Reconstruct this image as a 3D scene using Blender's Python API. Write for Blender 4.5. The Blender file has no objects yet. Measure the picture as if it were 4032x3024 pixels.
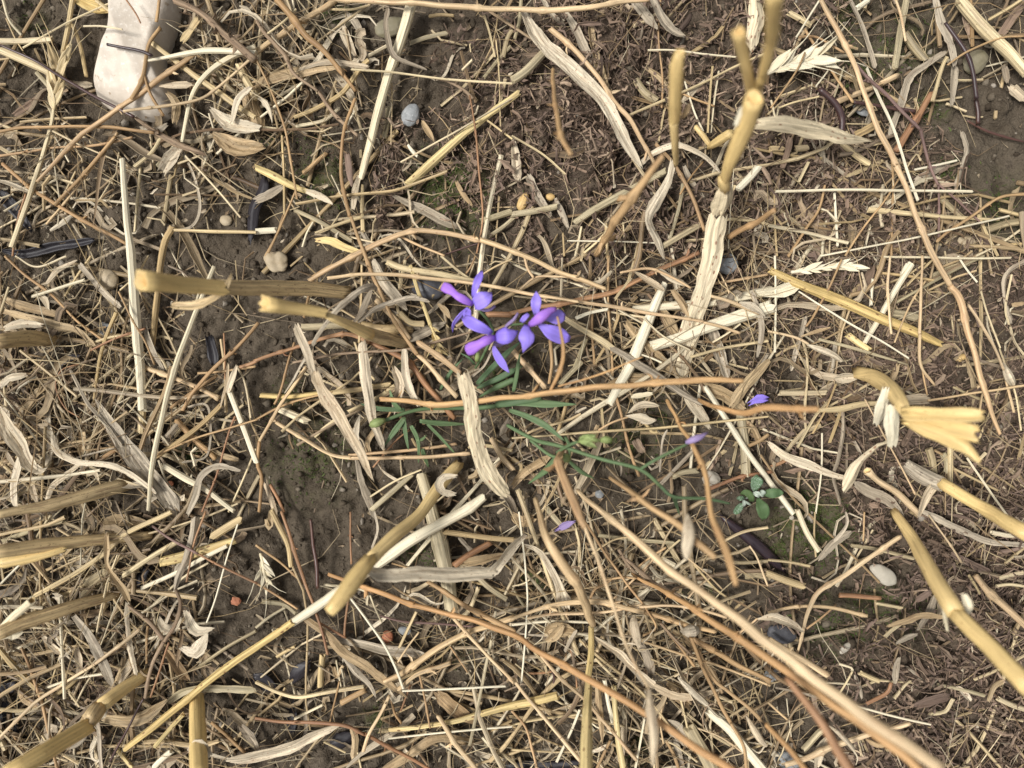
import bpy, math, random
import numpy as np
from math import radians

# ------------------------------------------------------------------ camera, sky, light, exposure
scene = bpy.context.scene
C = scene.collection
HC = 0.272                       # lens height above the mean soil level (m)
FPX = 3024.0                     # focal length in photo pixels (27 mm equivalent on 4032 px)
cam_d = bpy.data.cameras.new("camera"); cam = bpy.data.objects.new("camera", cam_d); C.objects.link(cam)
cam_d.sensor_width = 36.0; cam_d.lens = 27.0
cam_d.clip_start = 0.005; cam_d.clip_end = 60.0
cam.location = (0, 0, HC); cam.rotation_euler = (0, 0, 0)
cam_d.dof.use_dof = True; cam_d.dof.focus_distance = HC - 0.007; cam_d.dof.aperture_fstop = 4.9
scene.camera = cam

SUN_EL, SUN_AZ = 60.0, 264.0     # azimuth clockwise from +y (photo up)
world = bpy.data.worlds.new("World"); scene.world = world; world.use_nodes = True
wn = world.node_tree; wn.nodes.clear()
wo = wn.nodes.new("ShaderNodeOutputWorld"); wb = wn.nodes.new("ShaderNodeBackground")
sk = wn.nodes.new("ShaderNodeTexSky"); sk.sky_type = 'NISHITA'; sk.sun_disc = False
sk.sun_elevation = radians(SUN_EL); sk.sun_rotation = radians(SUN_AZ); sk.dust_density = 4.0; sk.ozone_density = 0.6
hs = wn.nodes.new("ShaderNodeHueSaturation"); hs.inputs['Saturation'].default_value = 0.22   # overcast: grey sky
wn.links.new(sk.outputs[0], hs.inputs['Color']); wn.links.new(hs.outputs[0], wb.inputs['Color'])
wb.inputs['Strength'].default_value = 0.046
wn.links.new(wb.outputs[0], wo.inputs[0])
sun_d = bpy.data.lights.new("sun", 'SUN'); sun_d.energy = 1.5; sun_d.angle = radians(15); sun_d.color = (1.0, 0.975, 0.94)
sun = bpy.data.objects.new("sun", sun_d); C.objects.link(sun)
sun.rotation_euler = (radians(90 - SUN_EL), 0, radians(180 - SUN_AZ))
sun.location = (-0.3, 0.3, 1.0)
scene.view_settings.view_transform = 'Standard'; scene.view_settings.look = 'None'
scene.view_settings.gamma = 1.0; scene.view_settings.use_curve_mapping = False
scene.view_settings.exposure = 1.22
scene.render.engine = 'CYCLES'
scene.cycles.use_denoising = True
scene.cycles.max_bounces = 5; scene.cycles.diffuse_bounces = 2; scene.cycles.glossy_bounces = 2; scene.cycles.transmission_bounces = 2

rng = np.random.default_rng(7)
random.seed(7)

# ------------------------------------------------------------------ pixel -> place
def at(x, y, z):
    k = (HC - z) / FPX
    return np.array([(x - 2016.0) * k, -(y - 1512.0) * k, z])

TILES = {str(i + 1): ((i % 4) * 1008.0, (i // 4) * 1008.0, 1659 / 1008) for i in range(12)}
TILES.update({'F': (0, 0, 2212 / 4032), 'L': (1650, 1000, 2212 / 700), 'S': (2700, 1800, 2212 / 500),
              'R': (2600, 0, 1244 / 600), 'Q': (3300, 1400, 2208 / 732), 'K': (450, 1000, 2212 / 1200)})
def gpx(tile, x, y):
    ox, oy, s = TILES[tile]
    return ox + x / s, oy + y / s

# ------------------------------------------------------------------ noise and soil relief
_lat = rng.random((256, 256))
def vnoise(x, y, s, seed=0):
    x = x / s + seed * 17.31; y = y / s + seed * 9.77
    xi = np.floor(x).astype(int); yi = np.floor(y).astype(int)
    fx = x - xi; fy = y - yi
    fx = fx * fx * (3 - 2 * fx); fy = fy * fy * (3 - 2 * fy)
    a = _lat[xi & 255, yi & 255]; b = _lat[(xi + 1) & 255, yi & 255]
    c = _lat[xi & 255, (yi + 1) & 255]; d = _lat[(xi + 1) & 255, (yi + 1) & 255]
    return (a * (1 - fx) + b * fx) * (1 - fy) + (c * (1 - fx) + d * fx) * fy

# how thickly the straw and the rotted mulch lie, on a grid of 16 x 12 cells over the photographed patch
STRAW = ["3278752344323365", "5227964332223442", "6656533323344531", "5642445435466675",
         "7842466457787654", "8863366456765554", "9885345555554444", "9986125554444444",
         "9985224567643234", "9972334578753233", "9975566678976323", "8865545777765333"]
MULCH = ["0000000157763000", "0000000389854100", "0000012776337710", "0000000124488730",
         "0000000001255663", "1000000000025775", "1100000000013687", "0000000000012478",
         "0000000000001368", "0000000000002567", "0100000000001677", "0000000000000589"]
STRAW = np.array([[int(c) for c in r] for r in STRAW], float) / 9
MULCH = np.array([[int(c) for c in r] for r in MULCH], float) / 9
KG = HC / FPX
def grid_at(Gd, x, y):
    u = np.clip((np.asarray(x) / KG + 2016) / 252 - 0.5, 0, 14.999); v = np.clip((1512 - np.asarray(y) / KG) / 252 - 0.5, 0, 10.999)
    i = u.astype(int); j = v.astype(int); fu = u - i; fv = v - j
    return (Gd[j, i] * (1 - fu) + Gd[j, i + 1] * fu) * (1 - fv) + (Gd[j + 1, i] * (1 - fu) + Gd[j + 1, i + 1] * fu) * fv

STEP = 0.00078
XF = np.arange(-0.235, 0.2351, STEP); YF = np.arange(-0.19, 0.1901, STEP)
GX, GY = np.meshgrid(XF, YF, indexing='ij')
wx = GX + 0.006 * (vnoise(GX, GY, 0.02, 31) - .5); wy = GY + 0.006 * (vnoise(GX, GY, 0.02, 32) - .5)
LOW = 0.006 * (vnoise(GX, GY, 0.06, 1) - .5) + 0.004 * (vnoise(wx, wy, 0.025, 2) - .5)
MUL = np.clip(grid_at(MULCH, GX, GY) + 0.9 * (vnoise(GX, GY, 0.013, 5) - .5), 0, 1) * (grid_at(MULCH, GX, GY) > 0.06)
for px, py, r in [(1555, 600, 55), (1530, 730, 60), (1515, 850, 50)]:
    p = at(px, py, 0); MUL = np.maximum(MUL, 1.3 * np.exp(-((GX - p[0]) ** 2 + (GY - p[1]) ** 2) / (r * KG) ** 2)).clip(0, 1)
HGT = LOW + 0.0036 * (np.abs(vnoise(wx, wy, 0.013, 3) - .5) * 2 - .4) + 0.0022 * (vnoise(wx, wy, 0.006, 4) - .5) \
    + 0.0019 * (vnoise(GX, GY, 0.0028, 6) - .5) + 0.0010 * (vnoise(GX, GY, 0.0014, 8) - .5) + 0.0035 * MUL + MUL * (.006 * np.abs(vnoise(wx, wy, .007, 51) - .5) + .003 * (vnoise(wx, wy, .003, 52) - .5))
HGT = HGT - 0.0045 * np.clip(grid_at(STRAW, GX, GY) - .3, 0, 1)
for px, py, r, dp in [(2465, 660, 60, 9), (640, 1490, 70, 6), (1110, 2010, 60, 5), (3440, 730, 40, 6), (3560, 1180, 40, 5),
                      (3870, 2140, 50, 6), (470, 730, 60, 6), (220, 1660, 80, 7), (560, 2400, 90, 7), (560, 2950, 80, 6),
                      (2000, 1720, 70, 4), (2960, 1010, 60, 6), (3340, 2180, 40, 5), (3640, 2480, 50, 5), (1170, 1130, 40, 3),
                      (2450, 1480, 80, 4), (150, 2250, 90, 6), (3380, 430, 60, 4), (1830, 2960, 90, 5), (3850, 2920, 60, 7)]:
    p = at(px, py, 0); rr = r * KG
    d2 = (GX - p[0]) ** 2 + (GY - p[1]) ** 2
    HGT -= dp * 1e-3 * np.exp(-d2 / (rr * rr))
def stamp(n, r0, r1, k):
    for _ in range(n):
        r = r0 * (r1 / r0) ** rng.random() ; cx = rng.uniform(XF[0], XF[-1]); cy = rng.uniform(YF[0], YF[-1])
        i0 = int((cx - r - XF[0]) / STEP) + 1; i1 = int((cx + r - XF[0]) / STEP) + 1
        j0 = int((cy - r - YF[0]) / STEP) + 1; j1 = int((cy + r - YF[0]) / STEP) + 1
        if i0 < 0 or j0 < 0 or i1 >= len(XF) or j1 >= len(YF) or i1 <= i0 or j1 <= j0: continue
        e = rng.uniform(.6, 1.5); a = rng.uniform(0, 3.14); ca, sa = math.cos(a), math.sin(a)
        dx = GX[i0:i1, j0:j1] - cx; dy = GY[i0:i1, j0:j1] - cy
        q = 1 - (((dx * ca + dy * sa) * e) ** 2 + ((-dx * sa + dy * ca)) ** 2) / (r * r)
        b = HGT[(i0 + i1) // 2, (j0 + j1) // 2]
        HGT[i0:i1, j0:j1] = np.maximum(HGT[i0:i1, j0:j1], np.where(q > 0, b + k * r * np.sqrt(np.clip(q, 0, 1)) - .15 * r, -1))
stamp(7500, 0.0010, 0.0042, 0.5)
def smooth(a, n):
    k = 2 * n + 1
    for ax in (0, 1):
        c = np.cumsum(np.concatenate([np.repeat(np.take(a, [0], ax), n + 1, ax), a, np.repeat(np.take(a, [-1], ax), n, ax)], ax), ax)
        a = (np.take(c, range(k, c.shape[ax]), ax) - np.take(c, range(0, c.shape[ax] - k), ax)) / k
    return a
HSM = smooth(smooth(HGT, 7), 7)
def sample(F, x, y):
    u = np.clip((np.asarray(x, float) - XF[0]) / STEP, 0, len(XF) - 1.001); v = np.clip((np.asarray(y, float) - YF[0]) / STEP, 0, len(YF) - 1.001)
    i = u.astype(int); j = v.astype(int); fu = u - i; fv = v - j
    return (F[i, j] * (1 - fu) + F[i + 1, j] * fu) * (1 - fv) + (F[i, j + 1] * (1 - fu) + F[i + 1, j + 1] * fu) * fv
def at_h(px, py, h, smoothed=True):
    """point over the soil that the photo shows at (px, py), h metres above the local soil level"""
    z = h
    for _ in range(4):
        p = at(px, py, z); z = float(sample(HSM if smoothed else HGT, p[0], p[1])) + h
    return at(px, py, z)

# ------------------------------------------------------------------ materials
class NT:
    def __init__(s, name):
        s.m = bpy.data.materials.new(name); s.m.use_nodes = True; s.t = s.m.node_tree; s.t.nodes.clear()
        s.out = s.n("ShaderNodeOutputMaterial")
    def n(s, t, **kw):
        q = s.t.nodes.new(t)
        for k, v in kw.items(): setattr(q, k, v)
        return q
    def l(s, a, b): s.t.links.new(a, b)
    def attr(s, name): return s.n("ShaderNodeAttribute", attribute_name=name)
    def noise(s, vec, scale, detail=3, rough=.55, mul=None, add=None):
        if mul is not None or add is not None:
            mp = s.n("ShaderNodeVectorMath", operation='MULTIPLY'); s.l(vec, mp.inputs[0]); mp.inputs[1].default_value = mul or (1, 1, 1); vec = mp.outputs[0]
            if add is not None:
                ad = s.n("ShaderNodeVectorMath", operation='ADD'); s.l(vec, ad.inputs[0]); s.l(add, ad.inputs[1]); vec = ad.outputs[0]
        q = s.n("ShaderNodeTexNoise"); s.l(vec, q.inputs['Vector']); q.inputs['Scale'].default_value = scale
        q.inputs['Detail'].default_value = detail; q.inputs['Roughness'].default_value = rough
        return q.outputs['Fac']
    def rng(s, v, a, b, c, d, smooth=False):
        q = s.n("ShaderNodeMapRange"); s.l(v, q.inputs[0])
        if smooth: q.interpolation_type = 'SMOOTHSTEP'
        for i, k in enumerate((a, b, c, d)): q.inputs[i + 1].default_value = k
        return q.outputs[0]
    def ramp(s, v, cols, pos=None):
        q = s.n("ShaderNodeValToRGB"); s.l(v, q.inputs[0]); e = q.color_ramp.elements
        n = len(cols)
        while len(e) < n: e.new(.5)
        for i, c in enumerate(cols):
            e[i].position = pos[i] if pos else i / max(1, n - 1); e[i].color = (*c, 1)
        return q.outputs[0]
    def mix(s, f, a, b, mode='MIX'):
        q = s.n("ShaderNodeMix", data_type='RGBA', blend_type=mode)
        if isinstance(f, float): q.inputs[0].default_value = f
        else: s.l(f, q.inputs[0])
        for v, i in ((a, 6), (b, 7)):
            if isinstance(v, tuple): q.inputs[i].default_value = (*v, 1)
            else: s.l(v, q.inputs[i])
        return q.outputs[2]
    def math(s, op, a, b):
        q = s.n("ShaderNodeMath", operation=op)
        for i, v in enumerate((a, b)):
            if isinstance(v, (int, float)): q.inputs[i].default_value = v
            else: s.l(v, q.inputs[i])
        return q.outputs[0]
    def pbr(s, col, rough=.6, spec=.3, bump=None, bdist=.0002, bstr=.6, **kw):
        p = s.n("ShaderNodeBsdfPrincipled")
        if isinstance(col, tuple): p.inputs['Base Color'].default_value = (*col, 1)
        else: s.l(col, p.inputs['Base Color'])
        if isinstance(rough, (int, float)): p.inputs['Roughness'].default_value = rough
        else: s.l(rough, p.inputs['Roughness'])
        p.inputs['Specular IOR Level'].default_value = spec
        for k, v in kw.items(): p.inputs[k].default_value = v
        if bump is not None:
            b = s.n("ShaderNodeBump"); b.inputs['Strength'].default_value = bstr; b.inputs['Distance'].default_value = bdist
            s.l(bump, b.inputs['Height']); s.l(b.outputs[0], p.inputs['Normal'])
        s.l(p.outputs[0], s.out.inputs[0]); return p

def fibre(name, cols, spot=None, spot_amt=.0, stain=(.30, .2, .12), stain_amt=.35, rough=.55, spec=.35, streak=.46, trans=0.0):
    """dry plant fibre: colour by piece, streaks along the length, stains and spots"""
    M = NT(name); fib = M.attr('fib').outputs['Vector']; r = M.attr('rnd').outputs['Fac']
    off = M.n("ShaderNodeCombineXYZ"); k = M.math('MULTIPLY', r, 731.0); M.l(k, off.inputs[0]); M.l(k, off.inputs[2]); o = off.outputs[0]
    fr = M.n("ShaderNodeMath", operation='FRACT'); M.l(M.math('MULTIPLY', r, 7.37), fr.inputs[0])
    base = M.ramp(fr.outputs[0], cols)
    f1 = M.noise(fib, 1.0, 4, .7, (.035, 1.15, 1.15), o); f2 = M.noise(fib, 1.0, 2, .5, (.12, .9, .9), o)
    v = M.rng(f1, .33, .67, 1 - streak * 1.25, 1 + streak * .5)
    vc = M.n("ShaderNodeCombineColor")
    for i in range(3): M.l(v, vc.inputs[i])
    c = M.mix(1.0, base, vc.outputs[0], 'MULTIPLY')
    st = M.rng(f2, .52, .72, 0, stain_amt, True); c = M.mix(st, c, stain)
    if spot:
        if spot_amt > .7:
            vm = M.n("ShaderNodeVectorMath", operation='MULTIPLY'); M.l(fib, vm.inputs[0]); vm.inputs[1].default_value = (.42, .85, .85)
            va = M.n("ShaderNodeVectorMath", operation='ADD'); M.l(vm.outputs[0], va.inputs[0]); M.l(o, va.inputs[1])
            vo = M.n("ShaderNodeTexVoronoi"); M.l(va.outputs[0], vo.inputs['Vector']); vo.inputs['Scale'].default_value = 1.0
            sr = M.n("ShaderNodeSeparateColor"); M.l(vo.outputs['Color'], sr.inputs[0])
            th = M.rng(sr.outputs[0], .25, 1, 0, .36); dd = M.math('SUBTRACT', th, vo.outputs['Distance'])
            c = M.mix(M.rng(dd, 0, .1, 0, .85, True), c, spot)
        else:
            f3 = M.noise(fib, 1.0, 2, .6, (.9, 1.9, 1.9), o)
            c = M.mix(M.rng(f3, .70 - .14 * spot_amt, .76 - .12 * spot_amt, 0, .8, True), c, spot)
    p = M.pbr(c, rough, spec, f1, .00022, .6)
    if trans:
        t = M.n("ShaderNodeBsdfTranslucent"); M.l(c, t.inputs[0]); mx = M.n("ShaderNodeMixShader"); mx.inputs[0].default_value = trans
        M.l(p.outputs[0], mx.inputs[1]); M.l(t.outputs[0], mx.inputs[2]); M.l(mx.outputs[0], M.out.inputs[0])
    return M.m

MAT = {}
MAT['st'] = fibre('straw_pale', [(.58, .43, .21), (.74, .61, .37), (.66, .51, .27), (.82, .71, .48), (.52, .37, .18), (.70, .56, .32)], (.16, .08, .04), .25)
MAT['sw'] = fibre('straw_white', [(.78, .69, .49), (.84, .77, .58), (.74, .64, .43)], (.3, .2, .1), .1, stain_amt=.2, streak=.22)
MAT['sy'] = fibre('straw_yellow', [(.70, .54, .24), (.76, .61, .30), (.66, .48, .19)], (.16, .07, .03), .75, stain=(.34, .2, .08))
MAT['sg'] = fibre('straw_dull', [(.44, .37, .22), (.52, .44, .28), (.38, .30, .17)], (.14, .09, .05), .4, stain=(.2, .15, .09), stain_amt=.5)
MAT['gd'] = fibre('stubble_gold', [(.74, .54, .23), (.78, .58, .26), (.71, .51, .21)], (.22, .10, .03), .35, stain=(.52, .34, .15), stain_amt=.3, streak=.28, rough=.45)
MAT['go'] = fibre('stubble_olive', [(.72, .53, .24), (.76, .57, .27)], (.2, .11, .04), .2, stain=(.30, .21, .10), stain_amt=.3, streak=.25, rough=.5)
MAT['gb'] = fibre('sheath_brown', [(.55, .40, .20), (.61, .46, .25), (.50, .35, .17)], (.12, .07, .03), .6, stain=(.18, .11, .06), stain_amt=.6)
MAT['lf'] = fibre('leaf_cream', [(.66, .55, .38), (.76, .66, .49), (.62, .49, .32)], (.22, .11, .06), .55, rough=.65, trans=.12)
MAT['lg'] = fibre('leaf_grey', [(.44, .37, .27), (.54, .46, .34), (.38, .31, .22)], (.12, .09, .07), .6, stain=(.17, .12, .08), stain_amt=.5, rough=.7, trans=.1)
MAT['lt'] = fibre('leaf_tan', [(.50, .36, .20), (.56, .42, .24), (.44, .30, .16)], (.15, .08, .04), .5, stain=(.2, .12, .06), stain_amt=.5, rough=.65, trans=.12)
MAT['ls'] = fibre('leaf_speckled', [(.78, .66, .45), (.74, .62, .41)], (.24, .11, .06), .78, rough=.6, trans=.1, stain_amt=.15)
MAT['wd'] = fibre('weed_tan', [(.48, .31, .15), (.55, .37, .19), (.42, .26, .12), (.52, .34, .18)], (.14, .07, .04), .25, stain=(.26, .14, .07), stain_amt=.45, rough=.6)
MAT['wp'] = fibre('weed_pale', [(.68, .49, .27), (.74, .56, .34), (.62, .42, .23)], (.25, .13, .07), .25, stain=(.42, .24, .12), stain_amt=.4, rough=.55)
MAT['or'] = fibre('weed_orange', [(.58, .34, .15), (.62, .39, .18), (.53, .30, .13)], (.16, .07, .03), .2, stain=(.30, .15, .07), stain_amt=.5, rough=.6)
MAT['dp'] = fibre('dark_purple_pod', [(.030, .020, .026), (.04, .026, .032)], None, 0, stain=(.07, .035, .03), stain_amt=.35, rough=.33, spec=.5, streak=.25)
MAT['rd'] = fibre('weed_rust', [(.38, .20, .10), (.44, .25, .13), (.33, .17, .09)], (.12, .05, .03), .2, stain=(.20, .09, .05), stain_amt=.4)
MAT['dk'] = fibre('weed_dark', [(.07, .035, .028), (.10, .05, .04), (.055, .032, .034)], None, 0, stain=(.16, .08, .05), stain_amt=.4, rough=.4, spec=.5)
MAT['wh'] = fibre('weed_hairy', [(.30, .21, .13), (.36, .26, .17), (.26, .18, .11)], (.1, .06, .04), .5, stain=(.14, .08, .05), stain_amt=.5, rough=.8)
MAT['pu'] = fibre('weed_mauve', [(.22, .14, .12), (.26, .16, .13)], None, 0, stain=(.14, .08, .08), stain_amt=.4)
MAT['bk'] = fibre('black_sliver', [(.02, .018, .021), (.03, .026, .03)], None, 0, stain=(.05, .04, .04), stain_amt=.3, rough=.48, spec=.35, streak=.2)
MAT['mu'] = fibre('mulch_fibre', [(.085, .058, .042), (.34, .24, .17), (.17, .12, .088), (.46, .34, .24), (.06, .042, .032), (.28, .20, .155), (.12, .085, .065)], None, 0, stain=(.10, .065, .045), stain_amt=.5, rough=.85, spec=.15)
MAT['lit'] = fibre('litter_straw', [(.44, .32, .16), (.68, .55, .33), (.22, .145, .08), (.56, .42, .23), (.30, .22, .125), (.84, .74, .52), (.16, .10, .055), (.38, .265, .14), (.26, .20, .14), (.74, .60, .37)], (.14, .08, .04), .35)
MAT['lil'] = fibre('litter_leaf', [(.42, .32, .19), (.26, .195, .12), (.62, .51, .345), (.15, .10, .06), (.36, .255, .15), (.76, .66, .485), (.22, .175, .125)], (.16, .09, .05), .5, rough=.7, trans=.1)
MAT['gr'] = fibre('larkspur_green', [(.12, .19, .085), (.16, .24, .11), (.10, .165, .08)], None, 0, stain=(.16, .18, .07), stain_amt=.35, rough=.6, streak=.2, trans=.15)
MAT['gl'] = fibre('bud_green', [(.30, .38, .13), (.36, .43, .18)], None, 0, stain=(.2, .28, .1), stain_amt=.4, rough=.6, streak=.2, trans=.2)
MAT['pb'] = fibre('sepal_blue_violet', [(.38, .28, .95), (.42, .32, .96), (.35, .25, .92)], None, 0, stain=(.38, .27, .92), stain_amt=.5, rough=.5, streak=.16, trans=.25)
MAT['pm'] = fibre('petal_magenta_violet', [(.48, .23, .84), (.51, .25, .86)], None, 0, stain=(.30, .11, .72), stain_amt=.4, rough=.5, streak=.16, trans=.25)
MAT['ps'] = fibre('spur_pale_violet', [(.36, .27, .52), (.40, .31, .54)], None, 0, stain=(.45, .38, .5), stain_amt=.4, rough=.6, streak=.16, trans=.2)
MAT['se'] = fibre('seedling_leaf', [(.11, .19, .075), (.10, .17, .085), (.13, .21, .07)], None, 0, stain=(.15, .22, .09), stain_amt=.3, rough=.6, streak=.12, trans=.15)
MAT['sm'] = fibre('seedling_mealy', [(.42, .50, .40), (.5, .56, .47)], None, 0, stain=(.25, .34, .22), stain_amt=.5, rough=.8, streak=.1)
def mealy_leaf():
    M = NT('seedling_mealy_leaf'); f = M.attr('fib').outputs['Vector']
    a = M.noise(f, 4.5, 3, .7); b = M.noise(f, 1.1, 2, .5)
    w = M.math('MULTIPLY', M.rng(a, .50, .60, 0, 1), M.rng(b, .38, .55, 0.1, .85))
    M.pbr(M.mix(w, (.10, .18, .085), (.52, .60, .52)), .7, .25, a, .0002, .4); return M.m
MAT['sl'] = mealy_leaf()

def soil_mat():
    M = NT('soil'); tc = M.n("ShaderNodeTexCoord").outputs['Object']
    a = M.noise(tc, 22, 4, .6); b = M.noise(tc, 160, 5, .7); c = M.noise(tc, 900, 3, .7); d = M.noise(tc, 420, 4, .75)
    col = M.ramp(a, [(.052, .039, .026), (.082, .064, .045), (.108, .086, .062), (.066, .050, .034)], [.3, .45, .6, .72])
    col = M.mix(M.rng(b, .35, .68, 0, .75), col, (.138, .112, .082))
    col = M.mix(M.rng(c, .62, .74, 0, .55), col, (.24, .20, .155))
    col = M.mix(M.rng(d, .30, .45, .55, 0), col, (.024, .018, .013))
    mu = M.attr('mulch').outputs['Fac']; mo = M.attr('moss').outputs['Fac']
    col = M.mix(M.math('MULTIPLY', mu, .75), col, M.ramp(b, [(.05, .034, .025), (.10, .07, .05), (.15, .105, .078)], [.3, .5, .7]))
    mf = M.math('MULTIPLY', M.rng(d, .36, .62, 0, 1), mo)
    col = M.mix(mf, col, M.ramp(c, [(.045, .055, .013), (.085, .10, .028)], [.35, .65]))
    h = M.math('ADD', M.math('MULTIPLY', d, .7), M.math('MULTIPLY', c, .35))
    M.pbr(col, .92, .12, h, .0022, 1.0); return M.m
MAT['soil'] = soil_mat()
def crumb_mat():
    M = NT('soil_crumb'); r = M.attr('rnd').outputs['Fac']; tc = M.n("ShaderNodeTexCoord").outputs['Object']
    col = M.ramp(r, [(.05, .038, .027), (.095, .075, .053), (.125, .101, .073), (.18, .15, .112), (.34, .30, .245)], [0, .35, .7, .93, 1])
    n = M.noise(tc, 900, 3, .7); M.pbr(col, .92, .12, n, .0006, .8); return M.m
MAT['crumb'] = crumb_mat()
MAT['moss'] = fibre('moss_tuft', [(.055, .085, .016), (.085, .12, .028), (.10, .13, .04)], None, 0, stain=(.1, .09, .03), stain_amt=.4, rough=.8, streak=.2)
def stone_mat(name, c0, c1, vein=None, rough=.6, scale=180., spec=.35, coat=0.0, pit=None):
    M = NT(name); tc = M.n("ShaderNodeTexCoord").outputs['Object']
    a = M.noise(tc, scale, 5, .62); b = M.noise(tc, scale * 4, 3, .6)
    col = M.mix(M.rng(a, .35, .65, 0, 1), c0, c1)
    if vein: col = M.mix(M.rng(b, .60, .68, 0, .6), col, vein)
    if pit:
        q = M.noise(tc, scale * 2.2, 2, .5); col = M.mix(M.rng(q, .68, .73, 0, .7), col, pit)
    M.pbr(col, M.rng(b, .3, .7, rough - .12, rough + .12), spec, b, .0003, .5, **({'Coat Weight': coat, 'Coat Roughness': .12} if coat else {})); return M.m
MAT['flint'] = stone_mat('flint', (.54, .47, .385), (.66, .59, .49), (.78, .73, .65), .5, 150., .35, 0.0, pit=(.34, .25, .16))
MAT['peb_grey'] = stone_mat('pebble_grey', (.20, .21, .21), (.33, .34, .34), (.55, .56, .55), .5, 300.)
MAT['peb_tan'] = stone_mat('pebble_tan', (.38, .30, .19), (.46, .38, .26), None, .6, 200.)
MAT['peb_cream'] = stone_mat('pebble_cream', (.40, .36, .285), (.49, .45, .37), (.42, .36, .27), .55, 220.)
MAT['peb_dark'] = stone_mat('pebble_dark', (.05, .05, .055), (.10, .10, .11), None, .4, 200.)
MAT['peb_olive'] = stone_mat('pebble_olive', (.17, .15, .09), (.25, .22, .15), None, .6, 200.)
MAT['peb_red'] = stone_mat('pebble_red', (.40, .15, .08), (.46, .20, .11), None, .7, 260.)
MAT['grain'] = fibre('barley_grain', [(.60, .40, .16), (.64, .45, .2)], None, 0, stain=(.45, .28, .1), stain_amt=.4, rough=.5, streak=.2)
MAT['pith'] = fibre('straw_pith', [(.80, .58, .27), (.83, .62, .31)], None, 0, stain=(.60, .34, .11), stain_amt=.4, rough=.7, streak=.15)
# ------------------------------------------------------------------ mesh helpers
def mesh_arrays(name, V, Q, fib=None, rnd=None, smooth_shade=True):
    me = bpy.data.meshes.new(name); V = np.asarray(V, np.float32); Q = np.asarray(Q, np.int32)
    me.vertices.add(len(V)); me.vertices.foreach_set('co', V.ravel())
    me.loops.add(Q.size); me.loops.foreach_set('vertex_index', Q.ravel())
    me.polygons.add(len(Q)); me.polygons.foreach_set('loop_start', np.arange(0, Q.size, Q.shape[1], dtype=np.int32))
    me.polygons.foreach_set('use_smooth', np.full(len(Q), smooth_shade))
    me.update(calc_edges=True)
    if fib is not None:
        me.attributes.new('fib', 'FLOAT_VECTOR', 'POINT').data.foreach_set('vector', np.asarray(fib, np.float32).ravel())
    if rnd is not None:
        me.attributes.new('rnd', 'FLOAT', 'POINT').data.foreach_set('value', np.asarray(rnd, np.float32).ravel())
    return me
def sweep(path, wid, sect, thick=None, roll=None, up=(0, 0, 1)):
    """N paths of K points swept with a closed section of M points -> verts, quads, fibre coordinates (mm)"""
    N, K, _ = path.shape; M = len(sect)
    t = np.gradient(path, axis=1); t /= np.linalg.norm(t, axis=2, keepdims=True) + 1e-12
    ref = np.broadcast_to(np.array(up, float), t.shape).copy()
    vert = np.abs(t[..., 2]) > .985; ref[vert] = (0, 1, 0)
    s = np.cross(t, ref); s /= np.linalg.norm(s, axis=2, keepdims=True) + 1e-12
    n = np.cross(s, t)
    if roll is not None:
        c, d = np.cos(roll)[..., None], np.sin(roll)[..., None]
        s, n = s * c + n * d, n * c - s * d
    if thick is None: thick = wid
    sx = np.asarray([p[0] for p in sect])[None, None, :, None]; sy = np.asarray([p[1] for p in sect])[None, None, :, None]
    V = path[:, :, None, :] + s[:, :, None, :] * sx * wid[:, :, None, None] + n[:, :, None, :] * sy * thick[:, :, None, None]
    seg = np.linalg.norm(np.diff(path, axis=1), axis=2); u = np.concatenate([np.zeros((N, 1)), np.cumsum(seg, 1)], 1)
    fib = np.zeros((N, K, M, 3)); fib[..., 0] = u[:, :, None] * 1000
    fib[..., 1] = sx[..., 0] * wid[:, :, None] * 1000; fib[..., 2] = sy[..., 0] * thick[:, :, None] * 1000
    base = (np.arange(N) * K * M)[:, None, None]; kk = (np.arange(K - 1) * M)[None, :, None]; mm = np.arange(M)[None, None, :]; m2 = (np.arange(M) + 1)[None, None, :] % M
    Q = np.stack([base + kk + mm, base + kk + m2, base + kk + M + m2, base + kk + M + mm], -1).reshape(-1, 4)
    return V.reshape(-1, 3), Q, fib.reshape(-1, 3)
def circle(m): return [(math.cos(2 * math.pi * i / m), math.sin(2 * math.pi * i / m)) for i in range(m)]
def lens(m, cup, th, fold=False):
    xs = np.linspace(-1, 1, m)
    f = (lambda x: cup * (x * x - .4)) if not fold else (lambda x: cup * 1.3 * (abs(x) - .45))
    top = [(x, f(x) + th) for x in xs]; bot = [(x, f(x) - th) for x in xs[::-1]]
    return top + bot
class Bag:
    """collects swept pieces that become one mesh"""
    def __init__(s): s.V, s.Q, s.F, s.R, s.n, s.pith = [], [], [], [], 0, None
    def add(s, V, Q, F, r):
        s.V.append(V); s.Q.append(np.asarray(Q) + s.n); s.F.append(F); s.R.append(np.full(len(V), r) if np.isscalar(r) else r); s.n += len(V)
    def mesh(s, name, origin=(0, 0, 0), smooth_shade=True):
        s.me = mesh_arrays(name, np.concatenate(s.V) - np.asarray(origin), np.concatenate(s.Q), np.concatenate(s.F), np.concatenate(s.R), smooth_shade)
        if s.pith:
            mi = np.zeros(len(s.me.polygons), np.int32); mi[s.pith[0]:s.pith[1]] = 1; s.me.polygons.foreach_set('material_index', mi); s.me['pith'] = 1
        return s.me
def link(name, me, mat, loc=(0, 0, 0), parent=None):
    o = bpy.data.objects.new(name, me); C.objects.link(o); o.location = loc
    if mat is not None: me.materials.append(mat)
    if len(me.polygons) and len(me.materials) == 1 and me.get('pith'): me.materials.append(MAT['pith'])
    if parent is not None: o.parent = parent
    return o
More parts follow.
